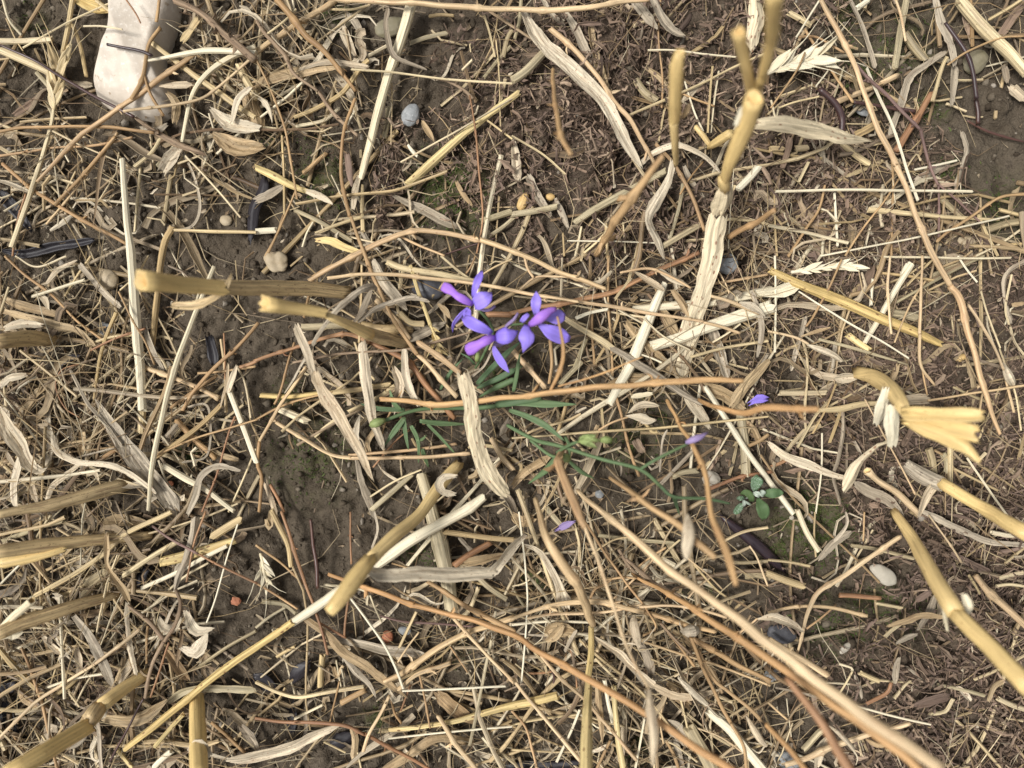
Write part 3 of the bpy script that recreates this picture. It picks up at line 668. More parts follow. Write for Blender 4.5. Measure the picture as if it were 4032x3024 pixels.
# ------------------------------------------------------------------ stems, straws and leaves where the photo shows them
# line: kind | width(s) | points x,y[,height above soil in mm] | options | label
run_trace("""
#1
wd|22|0,855 200,825 600,820 850,840 1000,860|h=8
dk|16,18,20,22,24|0,290 200,380 500,560 700,670 870,760|h=9
wh|24,40,40,20|870,760 1050,880 1240,970 1340,1010|h=7
st|55,60,50|0,325 250,430 400,505|h=4
st|44|0,268 170,268 338,255|h=3
st|14|150,310 450,140 760,0|h=8
st|28,30,34,42,44,40|620,0 800,140 950,250 1250,480 1500,660 1659,765|h=7
wp|22,30,34,34,30|240,1180 500,900 620,810 1080,480 1270,350|h=9
sw|16,36,40,40|930,400 1250,340 1400,325 1659,345|h=10
wp|22|800,720 1050,690 1270,650 1420,560 1659,350|h=11
sw|26,34,40,40|1180,920 1240,640 1340,480 1500,370 1659,300|h=8
st|70|1190,270 1240,200 1290,125|h=9 shape=l flat
st|22|910,1090 890,1300 875,1500|h=3
st|45,45,42,40|1120,1470 1060,1600 1020,1900 985,2245|h=4
wd|18|0,1010 350,960 620,940 860,890|h=5
wd|24|350,1330 550,1120 750,890|h=6
wd|26|20,1060 180,1210 330,1300 480,1390 650,1490 820,1580|h=5
lf|14,26,26,18|330,1330 260,1375 225,1440 220,1500
rd|16|80,1659 110,1450 170,1260|h=5
lf|60,90,60|1060,1100 1110,1030 1180,950|h=6
lt|60,130,120,60|1390,880 1500,950 1600,965 1700,950|h=8
lf|30,90,100,70|1370,700 1440,770 1530,820 1680,835|h=10
lf|30,50,50|1500,790 1540,660 1630,575|h=12
lt|70,110,90|1590,580 1630,700 1690,830|h=7
lg|18,20,18,16|1190,980 1270,1180 1295,1350 1240,1470 1100,1500|h=4
st|16|1200,1010 1400,1220 1560,1410|h=7
st|18,22,22|1130,1490 1400,1500 1659,1505|h=6
mu|30,44,36|90,745 190,680 295,595|h=3
rd|12|820,0 880,90 910,150|h=13
dk|22|690,285 900,330 985,362|h=13
wd|24|1035,0 1025,70 1015,140|h=12
wh|40,44,48,50|1130,0 1300,90 1480,240 1659,390|h=14
sy|80,90|500,-10 600,35 690,65|h=5 shape=l
wd|26|850,640 900,560 930,480 960,300 1040,180|h=10 bare
wd|20|930,480 980,620 1060,750|h=10 bare
lf|30,60,40|1040,560 1130,550 1250,540|h=9
lt|30,60,50|1080,600 1140,660 1130,790|h=7
lg|40,60,40|900,830 1000,840 1080,800|h=4
st|18|130,790 330,770 560,760|h=3
st|14|280,1150 420,1300 560,1480|h=3
lf|20,34,16|330,1490 420,1430 470,1390|h=4
st|14|490,1110 430,1230 370,1320|h=3
st|26|870,1080 980,990 1040,900|h=5
sg|30|1020,1080 1090,1000 1150,930|h=3
sg|34|1110,1130 1080,1320 1060,1440|h=2
st|22|1300,880 1210,980 1130,1100|h=3
st|50,56|1550,420 1600,520 1670,640|h=6
sg|30|1380,440 1480,560 1580,640|h=4
wp|18|300,1450 480,1240 760,860|h=5
st|14|540,170 660,170 790,190|h=14
st|12|40,120 100,250 150,330|h=4
st|26|470,160 520,300 560,490|h=3
st|20|20,0 60,130 140,230|h=4
lf|40,60,40|400,520 480,540 590,545|h=2
sg|34|240,470 320,560 370,640|h=2
sg|30|300,660 340,740 330,790|h=2
#2
wd|50,46,42,36,26|130,0 230,100 330,230 440,330 640,590|h=14
wh|22,26,26,24,22|0,130 60,220 180,350 250,480 400,590|h=12
wh|24,24,20|400,590 530,760 660,880|h=9
st|75,72,68,60,54,44|1000,40 940,250 860,480 780,760 730,960 680,1150|h=6
lf|44,46,40|675,1150 650,1240 630,1350|h=4
st|24,30,32|690,1200 690,1350 692,1500|h=3
lg|34,36,36,30,16|860,60 838,180 880,340 960,400 1110,455|h=11
wp|34,40,40|0,345 150,235 330,115 520,0|h=6 bare
lt|50,80,80,50|0,530 200,480 400,440 520,430|h=8
lf|20,44,40,30|280,450 430,405 560,410 720,425|h=9
st|26,34,34,30|250,760 400,700 560,600 680,440 730,390|h=7
st|16|620,450 900,470 1250,515 1659,540|h=12
st|11|880,540 880,700 875,940|h=4
st|10|1555,260 1575,480 1585,820|h=5
sy|56,60,54,46,40|980,1200 1100,1090 1320,890 1500,750 1700,600|h=4
st|14|940,1050 1300,850 1659,640|h=8
st|20|260,1320 550,1270 860,1240 1000,1200 1240,1110|h=7
wd|16|0,380 100,600 190,840 240,1140 265,1290|h=10
wd|22,24,24,24|645,640 575,830 550,1000 560,1200 610,1400|h=11
wd|24,26,28|610,1400 660,1530 765,1800 900,2090 1050,2300|h=13
rd|12,14,14,12|1385,620 1420,840 1450,1150 1470,1400 1430,1640|h=10
wh|14,18,24,30|1110,500 1250,530 1350,590 1400,640|h=9
lt|30,46,10|1080,790 1110,850 1150,915|h=4
lg|30,60,60,20|900,1270 1080,1360 1220,1440 1360,1495|h=3
sw|16,26,20|985,940 1010,975 1045,1012|h=4
st|18|170,880 180,1100 185,1390|h=6
wd|16|80,1640 190,1400 255,1240|h=6
sy|30,50,50,24|390,1555 480,1560 570,1600 700,1645|h=4 shape=l
wp|18|940,1530 1100,1610 1220,1659|h=10
dk|14|1220,1650 1400,1590 1550,1545|h=6
st|20|1335,455 1400,390|h=4
mu|40,44,30|590,990 605,1090 625,1210|h=3
sy|40,56,46,30|0,1085 120,1140 250,1210 400,1265|h=5
lf|30,44,40,14|330,1240 400,1260 460,1290 500,1320|h=7
lg|50,60,40|0,1300 90,1260 180,1200|h=5
sw|40|0,1500 60,1495 130,1490|h=4
st|26|0,835 60,830 130,840|h=6
lf|60,70,30|560,180 600,270 640,350|h=3
lg|40,60,30|600,90 650,150 690,210|h=3
st|16|480,60 620,60 740,30|h=5
st|16|260,60 180,140 60,230|h=12
st|24|780,760 740,880 680,1100|h=2
st|14|1500,780 1580,840 1659,900|h=5
sg|34|1600,370 1630,250 1659,200|h=3
sg|26|1480,500 1560,400 1650,300|h=3
st|16|1480,100 1520,230 1550,370|h=6
st|24|1120,105 1200,95 1280,100|h=3
sg|44|1460,1430 1560,1400 1659,1370|h=4
sg|30|1500,1540 1600,1470 1670,1410|h=3
lt|24,36,20|1300,1180 1340,1260 1400,1330|h=3
sw|14|370,1440 330,1510 300,1600|h=3
wd|14|60,1659 130,1530 180,1390|h=4
sg|30|250,1360 420,1440 620,1560|h=3
lg|34|690,1500 740,1580 800,1610|h=2
st|22|390,1510 540,1450 700,1400|h=4
st|24|540,700 440,780 260,820|h=3
sg|40|860,700 850,800 830,900|h=1
sw|14|640,720 600,790 590,830|h=4
sg|30|1000,280 1110,240 1240,210|h=2
wd|30|460,990 400,1040 300,1120|h=3
#F
wp|12,13,13,12|690,-6 860,6 1000,14 1120,22 1240,18 1400,-2|h=13 bare
wp|11,12,13,13,12,11|668,607 740,566 830,518 900,500 960,503 1040,518|h=12
wp|12,12,11,10|1040,518 1120,548 1200,583 1310,625|h=14
wp|8,8.5,9,9,8.5,8|707,600 790,592 900,598 1020,612 1120,630 1250,652|h=16
wp|8,8,7|1250,652 1380,672 1520,695|h=12
#10
sy|40,50,52,50,54|-839,1530 -559,1310 -259,1060 0,880 240,715|h=11|long yellow spotted straw slanting up from the bottom left
sw|54,66,72,76,74,56|230,722 430,590 800,330 1060,150 1340,0 1480,-100|h=10|long flattened pale straw running up beside the blurred yellow stub
#6
ls|84,106,118,116,112,112,104,60|1335,765,24 1370,880,26 1395,1000,25 1425,1180,22 1475,1350,18 1530,1450,16 1590,1520,13 1630,1550,11|cup=-.12 tw=.15|broad speckled cream strap leaf hanging below the purple flowers
wp|36,40,42|1050,555,14 1190,655,18 1325,765,23|bare|pale stem leading to the top of the strap leaf
#3
lf|60,100,115,110,95,80,60,36|70,70 140,210 270,350 440,500 590,650 690,820 770,970 835,1075|h=9
lf|34,42,46,40,30,24|835,1072 900,1005 1020,950 1110,945 1230,1000 1345,1105|h=8
wp|36,36,34,34,30,24|250,190 400,320 560,500 680,680 780,800 920,1060|h=8
lg|40,60,60,40|350,80 420,200 480,320 530,440|h=4
lt|50,60,66,40|500,140 530,320 570,450 620,600|h=4
lg|50,62,30|780,-10 870,90 945,175|h=6
lg|40,60,60,40|900,-10 960,110 1040,195 1105,225|h=6
sg|60|0,520 100,450 215,335|h=4
wd|26,36,40,36|265,450,22 280,680,42 320,880,58 385,1005,66|nodes=.2,.5,.8
wd|46,60,66,60,50,40|985,1010,66 880,1140,56 760,1300,44 680,1420,32 600,1560,16 540,1650,8|nodes=.3,.55,.8
lf|36,50,90,60,60,36|1040,1040 1010,1180 920,1330 890,1430 950,1560 990,1670|h=7
wd|26|930,930 1060,1080 1180,1300 1245,1490|h=6
st|18|750,750 1050,620 1250,530 1450,430 1659,340|h=6
lf|16,44,30,10|1100,660 1160,610 1215,560 1255,515|h=4
sw|12|880,325 1040,325 1250,350 1450,370|h=6
st|15|1300,430 1285,600 1270,860|h=6
st|13|1340,460 1310,660 1290,860|h=4
sg|44|1235,1450 1090,1530 945,1615|h=4
sg|46,50,44|410,1440 600,1320 1000,1105|h=4
lg|44,52,40|100,1140 180,1280 250,1410|h=3
lf|30,60,50|0,900 25,1030 45,1160|h=3
st|16|0,880 200,1000 345,1130|h=6
sg|40|0,1390 140,1370 290,1335|h=4
lg|30,44,30|285,1280 320,1370 365,1475|h=3
ls|90,120,110,40|1575,-20 1590,100 1570,210 1550,330|h=5
sw|48|1600,1080 1540,1150 1465,1225|h=5
wd|14|960,0 950,250 975,480 970,700|h=4
sw|12|1120,530 1180,720 1240,850|h=5
sw|10|360,1560 700,1565 930,1575|h=6
st|14|330,1510 338,1659|h=3
st|22|610,1450 615,1560 622,1680|h=4
st|13|720,1440 735,1640|h=4
wd|40|1700,1360,34 1560,1450,22 1410,1540,12|
st|16|1100,500 1000,680 950,920|h=2
lt|40,50,30|880,440 960,500 1010,590|h=3
mu|40|1100,190 1140,140 1165,90|h=5
sg|50,54|800,520 860,600 940,650|h=3
wd|16|1010,560 1180,640 1310,690|h=5
wd|14|1240,1050 1150,1160 1090,1260|h=4
lg|26,40,20|1120,1080 1160,1170 1240,1280|h=2
sg|24|1110,1190 1080,1350 1020,1560|h=3
st|18|450,1470 430,1580 410,1659|h=4
st|18|660,1440 560,1560 470,1640|h=5
st|24|1400,1420 1550,1430 1659,1455|h=3
sg|16|1440,1160 1560,1170 1659,1200|h=3
sg|26|20,250 50,130 60,0|h=3
lg|30|200,0 260,90 330,160|h=3
#4
wp|32,34,36,38,40,40|345,0 510,310 690,770 890,1210 1060,1640 1180,1850|h=16
wp|44,46,42,36,24|1180,1850 1245,1930 1305,2180 1390,2490 1505,2815|h=16
wd|20|240,190 400,440 550,665|h=7
dk|26|555,665 750,690 950,722|h=6
dk|44,48,46,40|330,580 430,670 480,760 485,855|h=4
pu|20,22,24,22,20|570,420 650,510 780,630 920,770 985,840|h=9
pu|22,20,18|985,840 1040,1050 1105,1195|h=9
pu|16|1105,1195 1110,1400 1105,1540|h=7
pu|14|1105,1195 1260,1330 1390,1450|h=7
sw|20|640,440 720,630 800,800 870,1000 910,1130 972,1300|h=8
sw|20|50,1240 500,1230 900,1235 1325,1240|h=9
st|42,36,26,18|650,1360 900,1380 1200,1410 1500,1420|h=6
lg|40,46,44,40|1085,-10 1130,150 1190,320 1210,430|h=8
lg|40,44,30|1210,430 1205,540 1185,680|h=5
st|70,74,70,66|1235,-10 1390,175 1550,330 1680,470|h=7
wd|14|1659,235 1500,250 1300,330 1165,420|h=10
dk|22,28,30,30|1150,150 1270,320 1330,480 1350,640|h=9
dk|30,32,30|1350,640 1362,720 1362,800|h=5
sg|44|820,450 850,250 900,-10|h=5
sg|54|890,220 950,310 1015,385|h=4
lg|36,54,50,44,30|790,870 870,640 930,500 1030,420 1150,340|h=5
wp|40|440,665 700,560 835,485|h=4
rd|46|830,975 920,830 1065,605|h=5
st|26|1065,655 1130,430 1160,370|h=8
wp|18|830,0 870,130 892,265|h=8
lg|30|530,0 590,130 650,280 690,440|h=5
st|40|140,85 205,120 275,162|h=4
sw|38|580,50 610,30 650,0|h=4
sw|14|185,240 260,120 335,0|h=9
wd|24,22,20,18|1680,1258 1500,1280 1350,1380 1200,1480 1090,1570|h=8
st|30|1500,1360 1659,1400|h=4
st|26|0,1460 250,1510 520,1575|h=6
sw|14|340,1659 700,1590 1000,1530 1560,1400|h=8
sw|18|430,1250 440,1420 452,1595|h=5
st|14|40,1230 45,1450 60,1659|h=5
wd|20|370,1200 330,1360 250,1480 130,1659|h=6
wd|14|880,1110 750,1310 600,1500 500,1659|h=8
st|52|715,795 640,840 570,875|h=6 shape=l flat
st|42|480,930 560,1000 655,1062|h=4
mu|44|90,1095 120,990 145,890|h=4
st|44|180,960 250,955|h=3
st|40|20,965 100,965|h=3
wd|16|800,1000 810,1200 800,1659|h=6
lg|36,40,30|1260,850 1282,1000 1215,1210|h=4
lf|70,70|1580,560 1680,650|h=5
dk|16,18,12|1290,780 1450,860 1659,920|h=3
sw|16|950,1100 1090,1070 1222,1040|h=6
st|22|950,640 970,720 940,800|h=3
lg|50|960,1180 1060,1120 1170,1060|h=3
mu|50,54|1270,110 1290,200 1310,290|h=4
wd|24|1310,0 1320,140 1325,300|h=5
mu|60,50|1500,230 1580,120 1660,40|h=4
st|22|1430,130 1550,60 1640,0|h=6
lg|50|1530,430 1540,490 1545,540|h=3
st|16|1220,520 1300,520 1390,515|h=4
st|14|890,1100 960,1000 990,1040|h=5
sg|40|1120,1290 1200,1360 1310,1460|h=3
st|20|1360,1390 1420,1520 1490,1659|h=5
st|16|1659,1470 1520,1570 1350,1659|h=5
sg|50|1420,1490 1540,1450 1659,1430|h=3
st|20|1490,1590 1580,1585 1659,1580|h=4
st|14|70,690 50,760 20,650|h=5
st|14|0,740 90,660 140,610|h=5
st|14|70,700 180,660 330,625|h=6
sg|14|490,435 460,540 420,650|h=5
sw|12|440,370 380,470 310,560|h=6
st|22|200,1180 230,1120 265,1050|h=5
wd|14|240,340 170,480 20,700|h=12
wd|18|200,240 310,240 420,300 490,340|h=8
#5
sw|38,44,50,60,68,66,50|790,-630 815,-330 835,-130 850,0 880,400 905,700 922,1000|h=7
st|52,54|922,1000 915,1140|h=4
sw|30,36,38,40,40,36,26|1390,70 1300,290 1180,600 1100,850 1040,1100 990,1350 960,1650|h=12
wd|14|770,230 860,420 940,560 1000,700|h=12
wp|34|940,720 1150,800 1420,920|h=6 bare
wd|26|1670,430 1550,580 1400,720 1250,880 1180,1000|h=10
st|14,22,28,30|605,950 640,700 690,520 755,365|h=8
wd|18|30,0 160,120 330,250 500,420 660,540|h=8
st|20|130,610 330,770 500,910|h=9
sw|22|210,262 400,200 548,155|h=9
lt|36,50,54,40,26|0,360 200,400 380,450 500,480 620,590|h=9
lt|50,64,40|0,270 180,330 400,395|h=7
lf|50,70,40|30,470 140,440 270,455|h=14
lt|40,66,60,34|100,1130 170,980 250,880 335,840|h=6
lf|24,36,46,50,30|335,840 310,1050 335,1200 310,1330 260,1400|h=8
lf|80,105,100,80,60,30|-10,1000 50,1120 130,1230 190,1340 260,1400 300,1390|h=14
lf|60,84,80,60,30|160,1230 125,1370 90,1490 95,1580 110,1630|h=12
lg|30,90,115,115,110,80|640,960 740,1130 850,1280 960,1420 1090,1570 1130,1640|h=9
lg|22,26,26,20|455,740 560,940 640,1040 790,1240|h=10
lf|30,44,40,40,40,30|335,1160 370,1260 500,1340 700,1350 850,1420 1010,1540|h=12
st|34|1000,1310 1150,1210 1330,1070 1435,965|h=8
lf|14,26,20|1430,975 1470,830 1482,700|h=9
sw|40|1485,870 1550,1040 1610,1200 1665,1340|h=8
lf|16,44,40|1530,710 1510,790 1480,880|h=10
rd|14|1310,1659 1400,1430 1480,1150 1525,1040|h=9
rd|10|510,700 400,740 360,840 420,980 515,1045|h=9
bk|40,54,30|385,700 440,665 520,640|h=5
sw|44,48,44,30|1060,1360 1200,1440 1330,1510 1515,1655|h=7
lg|36,44,40,40,24|1220,1670 1270,1540 1300,1430 1400,1370 1560,1390|h=10
lg|40|520,60 640,200 780,330|h=6
wd|36|640,1330 700,1290 785,1235|h=5
lg|14|500,1310 640,1270 785,1228|h=8
lg|30,40,20|930,420 990,600 1060,735|h=6
lf|30,44,40,30|300,1595 340,1490 430,1410 520,1345|h=9
lf|40,54,40|0,850 50,790 165,765|h=10
lt|30,44,40|510,1060 530,1180 528,1295|h=6
lg|44|1060,1205 1110,1150 1165,1085|h=5
wd|14|980,1310 1060,1270 1300,1170 1670,1060|h=10
st|20|560,580 700,530 860,510|h=8
rd|16|590,610 720,545 940,470|h=9
st|14|960,0 880,130 780,220|h=4
st|14|100,0 240,70 430,0|h=5
lf|30,40,14|300,180 380,90 500,20|h=6
lf|14,44,30|240,250 290,290 310,350|h=8
sg|28|740,980 830,860 900,760|h=5
wd|22|1110,980 1280,860 1400,780|h=7
wd|18|1280,760 1450,745 1659,715|h=6
rd|26|1530,730 1620,700 1680,670|h=6
st|16|1540,720 1590,830 1625,1045|h=7
rd|12|1450,500 1455,600 1460,800|h=5
lg|16|1220,980 1330,960 1360,1050 1340,1290 1180,1340|h=6
wd|40|1140,1060 1290,1220 1400,1320|h=4
st|14|1659,1250 1560,1480 1480,1659|h=5
lt|44,60|1530,1330 1420,1290 1300,1230|h=3
lf|20,44,20|200,1430 215,1530 240,1600|h=9
lf|24,40,24|560,1420 620,1400 640,1450|h=10
lg|50,60|940,1050 950,1180 960,1280|h=3
st|20|0,1210 130,1190 250,1160|h=5
st|16|590,0 500,130 420,260|h=5
sw|16|240,780 130,850 110,890|h=6
#6
lf|70,66,60,64|262,460 300,545 340,640 375,740|h=20
lf|50,70,80,110,110,84,70,50,12|375,730 400,800 430,860 470,930 540,1040 600,1140 680,1280 720,1360 752,1435|h=18
lg|12,24,32,40,46,44,30|185,880,8 330,650,16 430,460,24 520,350,28 650,240,28 740,205,24 790,215,20|
lf|50,66,70,66,60,56,20|690,555 690,640 710,800 735,950 760,1060 800,1180 825,1250|h=11
lg|20,44,36|630,425 690,350 745,225|h=14
lg|20,34,36,34,20|670,430 760,350 880,300 1000,270 1120,300|h=13
lf|40,66,72,60,30|765,30 810,140 870,230 930,300 970,340|h=6
st|36,44,44,36|850,40 950,80 1200,120 1410,165|h=8
sy|24,26,26|1000,60 1040,200 1090,330 1130,445|h=9
rd|24,26,28,28,30|0,680 250,590 500,520 610,510 740,560|h=8
rd|30,36,40,42,36|740,560 880,630 1000,700 1120,850 1285,1055|h=7
wp|34|1050,640 1150,740 1305,915|h=10 bare
wh|16,18,18,18,16|240,690 450,650 700,620 1000,600 1400,490|h=11
wd|16|0,1060 150,980 330,920 500,880|h=6
wp|26,28,28|120,1070 300,1180 480,1280 620,1310|h=7
wp|26|620,1310 900,1310 1100,1300 1390,1280|h=8
wp|22|600,1290 850,1270 1100,1250 1300,1215|h=6
wp|20,26,28|22,1195 130,1010 240,850 330,720|h=9
wd|24|22,1195 10,1350 40,1450 20,1659|h=8
sy|36|30,905 200,910 430,890|h=4
st|36|440,895 700,860 870,830|h=5
st|54|150,990 240,1030 335,1072|h=3
lf|40,66,60,44|890,735 930,830 920,920 895,1000|h=9
lf|40,54,50,40|960,610 970,780 1000,880 1055,965|h=11
lf|10,40,34,10|690,1230 650,1180 655,1110 680,1030|h=7
lg|50,80,76,40|985,540 1060,500 1130,460 1220,440|h=5
sg|40|750,1645 850,1560 1010,1415|h=4
sg|78,84,100,110,108,100|1070,1420 1110,1560 1140,1680 1190,1860 1235,2060 1265,2285|h=3
lg|24,56,60,30|650,1330 690,1480 730,1600 760,1690|h=4
st|14|740,1560 900,1460 1070,1385|h=6
lf|30,60,64,50,40|1300,1420 1220,1430 1180,1480 1210,1530 1290,1545|h=20
lf|30,42,40|60,1470 100,1590 130,1680|h=5
rd|22|90,1480 140,1570 180,1659|h=5
wp|36|1520,1180 1590,1290 1670,1390|h=7 bare
st|18|685,60 685,200 675,400 668,560|h=12
wd|18|370,130 500,60 640,20|h=7
wd|22|310,400 340,280 360,160|h=5
wd|18|250,560 200,720 150,900 120,960|h=6
st|18|640,560 700,720 770,800|h=4
wd|16|1010,760 930,900 840,1080 800,1220|h=9
rd|14|1020,1110 900,1200 760,1370|h=6
st|24|380,1170 460,1100 560,1030|h=4
st|30|900,840 780,920 600,1010|h=5
sg|50|300,460 480,450 640,440|h=2
gb|60,76,60|620,440 780,470 1010,480|h=3
wp|36,40|780,280 900,420 1000,540|h=6 bare
lg|50,60|870,360 960,420 1060,470|h=5
st|40|930,370 1000,430 1090,440|h=8
lt|20,40,20|1180,310 1230,360 1260,410|h=8
st|22|1190,170 1240,200 1300,230|h=5
st|30|1140,260 1200,200 1260,150|h=5
st|18|1200,0 1330,110 1450,190|h=7
st|14|1659,20 1530,80 1380,180|h=6
wd|14|1420,0 1380,90 1290,190|h=5
rd|40,40|1490,385 1560,380 1660,375|h=6
lg|14|1390,790 1480,710 1535,600|h=22
st|14|1620,780 1640,870 1659,960|h=4
st|24|1659,1260 1500,1230 1380,1240|h=5
lt|40|740,1300 720,1210 790,1100|h=3
lg|40,50,20|1640,1060 1600,1150 1659,1200|h=3
lt|34,50,34|1380,1440 1430,1420 1450,1360|h=10
#7
sw|40,62,72,70,64,56|990,180 940,290 870,460 780,680 700,830 632,955|h=7
sw|50,56,60,64|785,348 1000,325 1300,300 1680,225|h=5
sw|70,80,84,90|910,585 1100,525 1300,450 1680,325|h=6
st|36,42,46,44|320,390 450,470 600,560 640,590|h=9
lg|44,56,54,46,36|640,590 790,690 900,750 1050,850 1225,960|h=9 shape=t
lt|50,72,70,50|740,440 850,560 960,660 1060,770|h=5
lt|50,80,70|975,340 1020,440 1065,540|h=6
lf|16,50,40|795,110 880,160 980,215|h=12
lf|30,50,36|950,90 1040,150 1130,190|h=11
lt|40,56,40|1040,220 1090,290 1145,390|h=9
wp|16,20,20,16|700,105 880,80 1000,120 1160,210|h=12
lf|20,30,36,20|450,120 480,175 560,170 640,100|h=12
wp|16|30,240 150,140 300,135 440,142|h=9
wp|18|80,0 100,80 140,140|h=10
wd|18|625,0 625,300 640,550 652,775|h=6
sw|20,26|620,345 500,370 415,405|h=9
wp|38,40|0,600 100,720 215,855|h=6 bare
lg|66,72,60|1295,470 1345,640 1390,795|h=3
lt|50,72,60|1670,680 1540,810 1415,975|h=9
sw|36,40,42,40,38|1250,850 1400,1080 1520,1260 1659,1450 1820,1670|h=7
lf|50,80,76,40|1115,860 1180,970 1230,1040 1275,1110|h=7
st|14,18,20,20,16|0,1180 400,1150 700,1130 1000,1110 1659,1040|h=9
wp|16|560,1130 650,1080 760,1040|h=10
lf|10,50,44,16|760,1012 830,970 890,965 955,975|h=11
lf|10,54,56,20|748,1045 820,1050 880,1070 925,1062|h=11
wd|20|670,900 720,1080 760,1250 825,1425|h=8
wd|24|250,540 255,700 240,830|h=7
lg|14|960,1400 975,1200 1005,1125|h=9
lg|24|950,1490 1080,1360 1180,1250|h=6
rd|26|1680,1395 1500,1430 1285,1505|h=5
rd|30,36,38,34,30|0,372 200,330 450,280 700,220 900,110|h=7
rd|34,30|900,110 1050,50 1210,-20|h=8
wp|20|1659,120 1450,155 1280,180|h=6
st|20|1659,550 1400,590 1160,655|h=8
st|12,16|850,400 980,520 1150,610|h=11
wp|20|1240,430 1350,460 1475,500|h=12
wp|24|1290,260 1400,290 1600,370|h=11
lf|30,54,16|1480,310 1560,340 1640,390|h=12
lg|24,36,40,20|1560,230 1610,400 1610,520 1590,650|h=9
wp|12|1340,100 1390,190 1420,280|h=9
wd|18|520,340 520,480 535,700|h=4
sg|30|480,540 440,640 400,740|h=3
sg|34|310,830 390,750 450,690|h=3
st|20|700,370 640,520 540,700|h=4
st|14|860,470 760,560 640,690|h=6
sw|14|810,630 900,660 970,690|h=8
lt|30,60,50|640,830 760,790 900,800|h=6
sw|40,30|780,910 850,900 905,890|h=8 shape=l
st|36|940,340 900,420 830,500|h=3
st|14|1300,560 1400,500 1480,440|h=7
lg|24,30|1659,640 1600,700 1560,780|h=8
lt|60,90,80|1240,840 1380,900 1500,990|h=5
sg|60,70|1480,1010 1510,1240 1520,1420|h=3
lt|50,30|1600,1200 1560,1110 1500,1060|h=4
wd|24|1659,1160 1600,1200 1530,1230|h=5
mu|60,50|800,1190 830,1240 860,1280|h=3
st|20|860,1080 910,1140 940,1140|h=8
st|14|690,1260 790,1320 860,1350|h=4
st|18|580,960 590,1100 600,1240|h=5
lg|22|690,1320 710,1370 705,1420|h=12
lt|34,50|500,1240 540,1180 560,1100|h=4
sg|40|1040,1430 1110,1400 1200,1390|h=4
st|30|0,1310 60,1370 20,1480|h=3
lt|40,60|0,1500 60,1420 230,1300|h=5
st|14|60,1050 90,1130 100,1230|h=4
st|24|360,930 330,1040 290,1160|h=4
#8
sy|50,66,74,72,66,44|20,95 220,190 480,290 700,390 950,490 1110,565|h=7
sw|12,14,14,12|200,230 500,420 750,560 912,662|h=10
sw|40,42,38,30|930,60 830,210 700,440 630,560|h=6
sw|60,84,60|-20,240 90,225 210,185|h=8 shape=l
wp|16,18,18,20|790,0 775,200 790,400 802,505|h=12
wp|18,20,22|1000,0 990,250 985,500|h=12
wp|22,22,18|985,500 990,700 1080,840|h=11
wd|14|995,700 1010,800 1030,900|h=9
wp|20,20|1300,320 1450,560 1530,740|h=15
wp|20,16|1530,740 1560,880 1592,1012|h=12
st|30,44,40,28|320,1000 480,990 600,965 730,955|h=6
lf|60,74,70|880,940 950,935 1035,935|h=7 flat
wp|16,18,20|1040,935 1400,880 1680,835|h=13
lf|24,56,64,50,24|0,1210 100,1290 250,1350 380,1400 510,1435|h=7
lg|50,72,74,40|570,1470 650,1520 760,1580 870,1680|h=5
lg|24,28,26,26,20|482,1000 485,1160 455,1320 430,1430 470,1620|h=6
sw|12|350,1150 345,1400 310,1670|h=6
wp|12|630,930 760,1180 870,1380 955,1545|h=9
sw|16|1290,1310 1420,1500 1550,1680|h=10
st|20|190,1240 300,1050 385,950|h=6
sw|14|45,0 50,300 45,625|h=8
lg|30,34,30,28|1680,30 1570,95 1530,200 1575,430|h=5
lt|36,50,40|785,850 810,780 840,700|h=5
sy|44|515,510 580,560 655,610|h=4
wd|16|480,20 400,200 300,380 245,455|h=9
sg|22,24,14|330,540 600,610 905,705|h=6
st|14|1380,230 1430,400 1505,595|h=8
wp|18|1400,850 1380,930 1370,1010|h=10
sw|18|900,50 860,120 920,40|h=7
sw|14|1230,0 1290,90 1355,168|h=7
sw|16|750,5 1000,8 1300,15 1570,12|h=8
sg|20|830,300 1010,200 1250,70 1400,0|h=5
sg|34|1060,130 1190,70 1300,50|h=3
st|18|900,190 970,120 1060,30|h=6
mu|70,50|590,270 640,160 680,60|h=4
sw|24|680,150 670,230 668,320|h=5
st|20|740,110 900,130 1080,160|h=5
wp|14|1020,160 920,320 820,560|h=10
sg|60|800,370 880,380 970,400|h=3
lt|30,30|1580,320 1659,310|h=6
st|14|1200,850 1350,920 1460,960|h=6
st|14|1580,120 1540,330 1560,440|h=6
st|16|1659,640 1600,560 1570,460|h=5
st|12|1500,600 1600,880 1640,1130|h=9
st|14|1370,1180 1440,1000 1500,850|h=4
sg|50|1040,1250 1060,1320 1070,1400|h=3
sg|40|1130,1280 1160,1330 1160,1400|h=3
st|34|1180,1180 1180,1340 1180,1470|h=4
st|18|1210,1380 1350,1450 1490,1520|h=5
mu|50|880,1230 930,1130 950,1060|h=4
lg|26|440,560 430,650 410,760|h=4
st|14|440,830 380,980 290,1150|h=7
st|22|400,1210 440,1100 480,980|h=4
lg|30|240,400 200,560 150,740|h=4
st|20|50,650 130,600 190,580|h=4
lg|22|560,1200 600,1290 580,1330|h=4
rd|24|0,1370 80,1340 160,1290|h=3
st|40|75,890 200,890 380,885|h=4
lt|50|640,660 700,700 740,740|h=3
st|14|1220,850 1310,900 1400,930|h=4
#9
lt|44,40,24,40,44,34|690,150 688,240 690,330 740,420 800,500 840,580|h=14
lf|34,30,34,26|825,590 820,700 850,900 885,1055|h=9
lg|50,56,60,60,30|480,680 560,780 620,880 680,1000 740,1130|h=10
wp|24|0,1460 250,1220 650,960 910,755|h=12
st|34,38,36|230,540 400,450 650,290 820,140 1110,0|h=10
st|36|800,410 1000,280 1145,195|h=9
